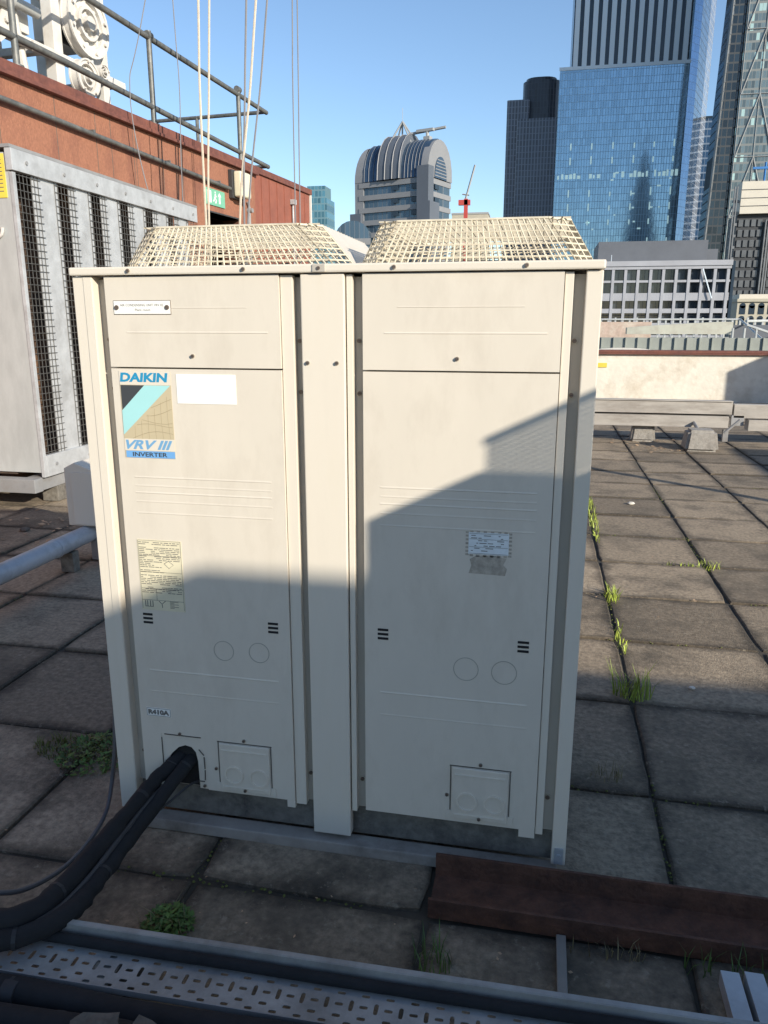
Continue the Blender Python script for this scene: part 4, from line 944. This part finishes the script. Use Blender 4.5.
# --- dark stepped tower
M['dk1'] = gridmat('dark_ribbed', (0.030, 0.036, 0.050), (0.075, 0.085, 0.105), 2.2, 4, .28, .08, .3, metal=.1, var=.3, spec=.5)
M['dk2'] = gridmat('grey_ribbed', (0.085, 0.095, 0.12), (0.26, 0.28, 0.33), 2.2, 4, .35, .10, .35, metal=.1, var=.2, spec=.5)
T2 = thing('dark_tower', (-10, 620, GZ), 'dark ribbed office tower with a rounded stepped top, left of the blue tower', 'skyscraper')
def rprism(x0, x1, y0, y1, c, z0, z1):
    b = MB(); n = 5; pts = []
    for (cx, cy, a0) in ((x0+c, y0+c, PI), (x1-c, y0+c, 1.5*PI), (x1-c, y1-c, 0), (x0+c, y1-c, .5*PI)):
        for k in range(n+1): pts.append((cx+c*math.cos(a0+k*PI/2/n), cy+c*math.sin(a0+k*PI/2/n)))
    return b.prism(pts, z0, z1, 'z')
rprism(-22.5, 4, 606, 640, 8, GZ, 168).build('core_shaft', 'dk1', T2)
rprism(-20.5, 1, 608, 638, 8, 168, 170.5).build('roof_drum', 'dk1', T2)
rprism(-33, -17, 602, 628, 1.5, GZ, 154.8).build('left_wing', 'dk2', T2)
rprism(-25, 3.6, 592, 612, 1.2, GZ, 140).build('front_wing', 'dk2', T2)
# --- slender blue tower
M['blue2'] = gridmat('deep_blue_glass', (0.05, 0.11, 0.22), (0.11, 0.16, 0.24), 4, 4.2, .06, .22, .15, metal=.5, var=.3)
T3 = thing('slim_blue_tower', (90, 540, GZ), 'plain deep blue office tower seen in the gap between the two big towers', 'skyscraper')
MB().box(86, 112, 545, 570, GZ, 124).build('shaft', 'blue2', T3)
MB().box(85.8, 112.2, 544.8, 570.2, 124, 125.2).build('roof_edge', 'findk', T3)
# --- wedge tower with diagonal bracing
M['ch_front'] = gridmat('banded_glass', (0.12, 0.155, 0.16), (0.15, 0.168, 0.17), 1.6, 4.1, .10, .24, .18, metal=.35, var=.45, lit=(.42, .56, .50), litp=.13)
M['ch_side'] = gridmat('dark_side_glass', (0.018, 0.03, 0.035), (0.04, 0.05, 0.055), 3, 4.1, .12, .2, .2, metal=.2, var=.5, axis='y')
M['brace'] = mat('pale_brace', (0.30, 0.31, 0.31), .5, var=.08)
M['ll_pane'] = mat('grey_panel', (0.17, 0.18, 0.185), .35, .3, var=.25, scale=.15, island=.2)
T4 = thing('wedge_tower', (110, 450, GZ), 'grey-green wedge tower with white diagonal bracing at the right edge', 'skyscraper')
b = MB()
zt_ = 215
v = [(87.5, 430, GZ), (150, 430, GZ), (150, 480, GZ), (87.5, 480, GZ), (87.2, 430, zt_), (150, 430, zt_), (150, 480, zt_), (87.2, 480, zt_)]
b.add(v, [(0, 1, 5, 4), (1, 2, 6, 5), (2, 3, 7, 6), (3, 0, 4, 7), (4, 5, 6, 7), (0, 3, 2, 1)])
o = b.build('shaft', ['ch_front', 'ch_side'], T4)
for p_ in o.data.polygons: p_.material_index = 1 if p_.normal.x < -.5 else 0
# service core, leaning outwards at the left
b = MB(); v = [(77.2, 431, GZ), (87.1, 431, GZ), (87.1, 450, GZ), (77.2, 450, GZ), (83.0, 431, 215), (87, 431, 215), (87, 450, 215), (83.0, 450, 215)]
v[0] = (75.8, 431, GZ); v[3] = (75.8, 450, GZ)
b.add(v, [(0, 1, 5, 4), (1, 2, 6, 5), (2, 3, 7, 6), (3, 0, 4, 7), (4, 5, 6, 7), (0, 3, 2, 1)]); M['ch_core'] = gridmat('core_glass', (0.013, 0.022, 0.030), (0.018, 0.026, 0.034), 2.4, 4.1, .16, .2, .2, metal=.2, var=.5)
b.build('service_core', 'ch_core', T4)
b = MB(); b.tube([(76.0, 430.5, GZ), (82.6, 430.5, 215)], .7, 4)
for k in range(60): z = GZ+4.1*k; x = 75.8+(83-75.8)*(z-GZ)/253; b.box(x-.3, x+.6, 430, 430.9, z, z+1.5)
b.build('core_edge', 'll_pane', T4)
b = MB()
for x0 in (88.2, 105.2):
    for k in range(8):
        z = GZ+28*k+6
        b.tube([(x0, 429.6, z), (x0+8.5, 429.6, z+28)], .30, 4); b.tube([(x0+17, 429.6, z), (x0+8.5, 429.6, z+28)], .30, 4)
for x in (88.0, 96.6, 105.2, 113.8): b.tube([(x, 429.7, GZ), (x, 429.7, 215)], .18, 4)
for k in range(8): b.tube([(88, 429.7, GZ+28*k+6), (150, 429.7, GZ+28*k+6)], .22, 4)
b.build('brace', 'brace', T4)
# --- pipe-and-grid block
M['riser'] = mat('riser_steel', (.17, .18, .19), .5, .3, var=.2, scale=.4)
M['ll_dark'] = mat('dark_frame', (0.03, 0.033, 0.038), .6, var=.2, scale=.3)
M['ll_pane'] = mat('grey_panel', (0.12, 0.125, 0.13), .35, .3, var=.35, scale=.15, island=.4)
M['ll_clad'] = mat('cream_cladding', (0.55, 0.51, 0.43), .6, var=.06, scale=.3)
T5 = thing('service_tower', (72, 305, GZ), 'dark grid-windowed service tower with a cream clad box on top', 'building')
MB().box(65.3, 84, 302, 316, GZ, 38).build('frame', 'll_dark', T5)
for r_ in range(12):
    for c in range(6):
        x = 65.9+c*2.1 if c < 4 else 66.6+c*2.1; z = 34-r_*3.4; MB().box(x, x+1.45, 301.6, 301.95, z-.0, z+2.3).build('window_panel', 'll_pane', T5)
b = MB(); b.box(65.5, 80, 300, 312, 38.05, 48.5); b.build('clad_box', 'll_clad', T5)
b = MB()
for z in (40.4, 43, 45.7): b.box(65.4, 80.1, 299.9, 300.0, z, z+.22)
b.build('box_joint', 'll_dark', T5)
b = MB()
for x in (63.4, 64.2): b.tube([(x, 300.5, GZ), (x, 300.5, 47)], .28, 6)
for x in (74.6, 75.5, 76.3): b.tube([(x, 300.8, GZ), (x, 300.8, 36)], .3, 6)
for k in range(22): b.box(63.1, 65.2, 300.9, 302, GZ+3.8*k, GZ+3.8*k+.9)
b.build('riser_pipe', 'riser', T5)
b = MB(); b.tube([(73, 303, 48.5), (73, 303, 55)], .35, 4); b.box(69, 76, 302.6, 303.4, 52.8, 53.5); M['crane_blue'] = mat('crane_blue', (.03, .16, .42), .5); b.build('roof_crane', 'crane_blue', T5)
# --- white grid office
M['off'] = mat('white_office_frame', (0.33, 0.34, 0.37), .6, var=.08, scale=.4, dirt=(.28, .28, .3), damt=.4, dscale=.3)
M['offd'] = mat('dark_slate_roof', (0.10, 0.11, 0.13), .6, var=.1, scale=.5)
M['offg'] = gridmat('office_glass', (0.022, 0.03, 0.042), (0.05, 0.055, 0.06), 1.15, 2.9, .06, .04, .08, var=.7, spec=.8)
T6 = thing('white_grid_office', (22, 158, GZ), 'pale office block with a grid of square dark windows beyond the parapet', 'building')
MB().box(3.2, 33.0, 151, 172, GZ, 11.5).build('glass_core', 'offg', T6)
MB().box(3, 33.2, 150.0, 172.2, 10.75, 11.3).build('fascia', 'off', T6)
MB().box(2.9, 33.3, 149.8, 172.3, 11.305, 12.2).build('parapet', 'off', T6)
for z0, z1 in ((8.45, 8.85), (5.25, 6.6), (3.05, 3.85), (.7, 1.3), (-2.1, -.9), (-5.4, -4.2), (-8.7, -7.5), (-12, -10.8), (-16, -14)):
    MB().box(3, 33.2, 150.2, 151.0, z0, z1).build('spandrel', 'off', T6)
for k in range(14):
    x = 33.0-.25-k*2.2
    MB().box(x-.25, x+.25, 150.1, 150.95, GZ, 10.75).build('pier', 'off', T6)
MB().box(33.31, 33.8, 150.1, 172, GZ, 12.0).build('end_wall', 'findk', T6)
MB().box(10.2, 29.4, 153, 168, 12.21, 15.9).build('roof_storey', 'offd', T6)
MB().box(29.41, 31.4, 154, 166, 12.21, 14.4).build('roof_step', 'offd', T6)
b = MB(); b.tube([(28.3, 149.7, 10.7), (30.2, 149.7, 5.6)], .12, 6); b.build('diagonal_strut', 'fin', T6)
b = MB()
for x in (12.5, ): b.tube([(x, 151, 12.2), (x, 151, 13.4)], .05, 5)
b.build('roof_mast', 'fin', T6)
# --- pale stone building low right
M['stoneb'] = mat('pale_stone', (0.42, 0.39, 0.31), .8, var=.1, scale=.5)
T7 = thing('pale_stone_building', (52, 206, GZ), 'low pale stone building with arched windows at the far right', 'building')
MB().box(46.3, 64, 202, 215, GZ, 6.2).build('wall', 'stoneb', T7)
MB().box(46.1, 64.2, 201.5, 215.2, 6.2, 6.9).build('cornice', 'stoneb', T7)
MB().box(47, 63, 204, 214, 6.9, 8.0).build('roof', 'll_clad', T7)
for k in range(8):
    for z in (3.3, .3, -2.8):
        x = 46.9+k*2.1; b = MB(); b.box(x, x+1.3, 201.9, 202.0, z, z+2.0); b.cyl((x+.65, 201.9, z+2.0), .65, .1); b.build('window', 'findk', T7)
# --- barrel-roofed tower
M['bt_stone'] = mat('grey_granite', (0.22, 0.225, 0.235), .5, var=.06, scale=.2)
M['bt_brown'] = mat('brown_granite', (0.10, 0.115, 0.14), .5, var=.06, scale=.2)
M['bt_vault'] = mat('vault_glass', (0.06, 0.10, 0.155), .15, .4, var=.2, scale=.4)
M['bt_glass'] = gridmat('banded_blue_glass', (0.07, 0.11, 0.15), (0.14, 0.17, 0.2), 1.6, 30, .16, .0, .12, metal=.4, var=.25, axis='x')
T8 = thing('barrel_roofed_tower', (-46, 262, GZ), 'granite office tower with a ribbed barrel-vaulted glass top', 'skyscraper')
def T8T(x, y, z):      # the tower is turned about 25 degrees
    a = R(-20); cx, cy = -36.8, 250
    return Vector((cx+x*math.cos(a)-y*math.sin(a), cy+x*math.sin(a)+y*math.cos(a), z))
LX, WY, ZS = 25.2, 16, 45.5        # length of the long face (to the left, -x), depth, springing height
b = MB(T8T); b.box(-LX, 0, .6, WY-.6, GZ, ZS); b.build('glass_core', 'bt_glass', T8)
for k in range(22):
    z = ZS-.2-3.85*k
    MB(T8T).box(-LX-.2, .2, .0, WY, z-1.55, z).build('stone_band', 'bt_stone', T8)
def vault(x0, x1, hz, y0=0.0, y1=WY, zs=ZS, n=12, mat_='bt_glass', name='vault', inset=0):
    b = MB(T8T); prof = []
    for k in range(n+1):
        a = PI*k/n; prof.append(((y0+y1)/2-(y1-y0)/2*math.cos(a), zs+hz*math.sin(a)**.85))
    v = [(x0, p_, z) for p_, z in prof]+[(x1, p_, z) for p_, z in prof]; m_ = n+1
    b.add(v, [(i, i+1, m_+i+1, m_+i) for i in range(n)]+[tuple(range(m_)), tuple(range(2*m_-1, m_-1, -1))])
    return b.build(name, mat_, T8, smooth=True)
vault(-LX+1.6, -.6, 12.0, mat_='bt_vault')
vault(-LX+7.4, -LX+15.6, 14.2, y0=-.8, y1=WY+.8, mat_='bt_brown', name='centre_vault')
vault(-2.2, .35, 11.6, y0=-.3, y1=WY+.3, mat_='bt_stone', name='end_arch'); vault(.36, .6, 6.6, y0=4, y1=WY-4, mat_='bt_vault', name='arch_window')
for k in range(6):
    z = ZS+.5+k*.95; hw = (WY/2-4)*math.sqrt(max(.02, 1-((z-ZS)/6.6)**2)); MB(T8T).box(.605, .7, WY/2-hw, WY/2+hw, z, z+.3).build('arch_bar', 'bt_stone', T8)
# left end rounds over
b = MB(T8T); n = 8
for k in range(n):
    a = PI/2*k/n; a2 = PI/2*(k+1)/n
    xa, za = -LX+1.6-3.4*math.cos(a), ZS+11*math.sin(a); xb, zb_ = -LX+1.6-3.4*math.cos(a2), ZS+11*math.sin(a2)
    ya, yb = 8.5*(1-math.cos(a)*.98)*.55, 8.5*(1-math.cos(a2)*.98)*.55
    b.add([(xa, ya, za), (xb, yb, zb_), (xb, WY-yb, zb_), (xa, WY-ya, za)], [(0, 1, 2, 3)]); b.add([(xa, ya, za), (xb, yb, zb_), (-LX+1.7, yb, zb_), (-LX+1.7, ya, za)], [(0, 1, 2, 3)])
b.build('rounded_end', 'bt_stone', T8, smooth=True)
MB(T8T).box(-LX-1.8, -LX+1.5, .2, WY-.2, GZ, ZS).build('left_bay', 'bt_stone', T8)
MB(T8T).box(-LX-3.2, -LX+1.0, -.8, WY-1, GZ, 36).build('left_shoulder', 'bt_brown', T8)
b = MB(T8T); r_ = .11
for xx in [-LX+2+1.7*k for k in range(4)]+[-8.2+1.25*k for k in range(5)]:
    prof = []
    for k in range(13):
        a = PI*k/12; prof.append((xx, WY/2-(WY/2+.15)*math.cos(a), ZS+12.15*math.sin(a)**.85))
    b.tube(prof, r_, 4)
b.build('vault_rib', 'bt_brown', T8)
b = MB(T8T)
for xx in (-LX+7.5, -LX+10.2, -LX+12.9, -LX+15.5):
    prof = []
    for k in range(13):
        a = PI*k/12; prof.append((xx, WY/2-(WY/2+1.0)*math.cos(a), ZS+14.35*math.sin(a)**.85))
    b.tube(prof, .16, 4)
b.build('centre_rib', 'bt_stone', T8)
MB(T8T).box(-3.2, .9, -.9, 2.6, GZ, 48.5).build('corner_pier', 'bt_brown', T8)
MB(T8T).box(-2.8, 1.8, -1.4, 5, GZ, 38).build('corner_shoulder', 'bt_brown', T8)
b = MB(T8T)
for k in range(20): b.box(-5.6, -3.7, -.05, .3, ZS-3.3-3.85*k, ZS-1.9-3.85*k); b.box(-12.5, -10.6, -.05, .3, ZS-3.3-3.85*k, ZS-1.9-3.85*k); b.box(.22, .5, 4.4, 7.0, ZS-3.3-3.85*k, ZS-1.9-3.85*k)
b.build('dark_window', 'findk', T8)
b = MB(T8T); q = (-13.6, WY/2, 64.0)
for dx, dy in ((-4.6, -2), (4.6, -2), (-4.6, 3), (4.6, 3), (0, 0)): b.tube([(q[0]+dx, q[1]+dy, ZS+11), q], .28, 5)
b.tube([q, (q[0], q[1], 68)], .07, 5); b.build('roof_mast', 'brace', T8)
b = MB(T8T); b.tube([(-11, 7.5, 59.8), (1.5, 9, 60.8)], .45, 6); b.box(-5.2, -3, 6.6, 8.6, 56, 58.4); b.tube([(-4.2, 7.5, 57), (-4.2, 7.5, 60.4)], .6, 6); b.box(-8, -2, 6.9, 8.2, 59.9, 60.7); b.build('roof_gantry', 'brace', T8)
# --- small domed building
T9 = thing('small_vaulted_block', (-63, 262, GZ), 'small low vaulted block to the left of the barrel-roofed tower', 'building')
b = MB(); prof = [(-62-6*math.cos(PI*k/10), 28+5.6*math.sin(PI*k/10)) for k in range(11)]; b.prism([(-68, GZ)]+prof+[(-56, GZ)], 255, 275); b.build('vault', 'bt_glass', T9)
MB().box(-68.1, -55.9, 254.6, 255, 26, 28).build('stone_band', 'bt_stone', T9)
# --- teal tower at the far left
M['teal'] = gridmat('teal_glass', (0.08, 0.20, 0.25), (0.16, 0.28, 0.32), 2, 3.6, .2, .2, .15, metal=.4, var=.4)
T10 = thing('teal_tower', (-120, 430, GZ), 'distant teal glass tower just right of the plant room corner', 'skyscraper')
MB().box(-128, -116.6, 420, 436, GZ, 66).build('shaft', 'teal', T10); MB().box(-128, -118, 422, 434, 66, 72.5).build('crown', 'teal', T10)
# --- crane
M['cred'] = mat('crane_red', (.42, .06, .05), .5)
cr = thing('tower_crane', (-35, 350, GZ), 'distant red tower crane with a raised jib between the barrel tower and the dark tower', 'crane')
b = MB(); b.box(-35.6, -34.0, 349, 350.5, GZ, 53); b.box(-38, -33, 349, 351, 50.5, 52.6); b.build('mast', 'cred', cr)
b = MB(); b.tube([(-35, 350, 53), (-31.3, 350, 66.5)], .42, 4); b.tube([(-36.5, 350, 55), (-33.5, 350, 54.5)], .3, 4); b.build('jib', 'brace', cr)
T11 = thing('pale_far_block', (-34, 365, GZ), 'small pale rooftop at the foot of the red crane', 'building')
MB().box(-42, -26, 360, 372, GZ, 48).build('wall', 'stoneb', T11); MB().box(-42.2, -25.8, 359.8, 372.2, 48, 48.8).build('roof', 'brace', T11)
# --- neighbouring roofs right beyond the parapet
M['zinc'] = mat('grey_green_metal', (0.30, 0.32, 0.29), .6, .3, var=.12, scale=2)
M['pale_roof'] = mat('pale_roof_sheet', (0.40, 0.40, 0.34), .7, var=.12, scale=1, dirt=(.25, .2, .16), damt=.4)
M['pinkish'] = mat('pink_brick', (0.44, 0.34, 0.28), .85, var=.2, scale=6, dirt=(.55, .5, .42), damt=.8, dscale=2)
N1 = thing('neighbour_roof', (6, 26, -2), 'pale neighbouring roof with a standing-seam strip just beyond the parapet', 'roof')
MB().box(-2, 22, 24.0, 60, GZ, .35).build('wall', 'stoneb', N1)
MB().box(-1.9, 8.0, 24.2, 24.35, .36, .93).build('seamed_upstand', 'zinc', N1)
b = MB()
for k in range(27): b.box(-1.9+k*.37, -1.875+k*.37, 24.14, 24.198, .36, .94)
b.build('standing_seam', 'zinc', N1)
b = MB(); b.prism([(4.8+1.35*math.cos(PI*k/12)-1.2, .36+.26*math.sin(PI*k/12)) for k in range(13)], 24.0, 24.13); b.build('white_arch', 'white', N1)
b = MB(); b.prism([(4.3, .95), (8.2, .95), (8.2, 1.42), (7.7, 1.42), (5.2, 1.28), (4.3, 1.2)], 30.5, 31.0); b.build('pale_sheet', 'pale_roof', N1)
b = MB(); b.box(-1.9, 5.4, 32.0, 32.3, .36, 1.42); b.build('brick_upstand', 'pinkish', N1)
b = MB(); b.box(8.25, 14, 31, 31.2, .36, 1.3); b.build('grey_screen', 'offd', N1)
b = MB()
b.tube([(7.6, 26, 1.44), (12, 31, 1.5)], .045, 6); b.tube([(7.4, 25, 1.32), (9.8, 25, .5)], .04, 6)
for x in (7.0, 7.35, 7.7, 8.6, 9.6): b.tube([(x, 25.0, .36), (x, 25.0, 1.22)], .035, 6)
b.tube([(-1, 33, 1.52), (9, 33, 1.52)], .04, 6); b.tube([(9, 33, 1.52), (7.9, 24.4, .75)], .04, 6)
b.build('guard_rail', 'galvp', N1)
b = MB()
for k in range(50): b.box(-1+.3*k, -.93+.3*k, 34, 34.1, .36, 1.50+.05*(k*7 % 3))
b.build('roof_clutter', 'galvp', N1)
for o in bpy.data.objects:
    if '_o' in o: del o['_o']
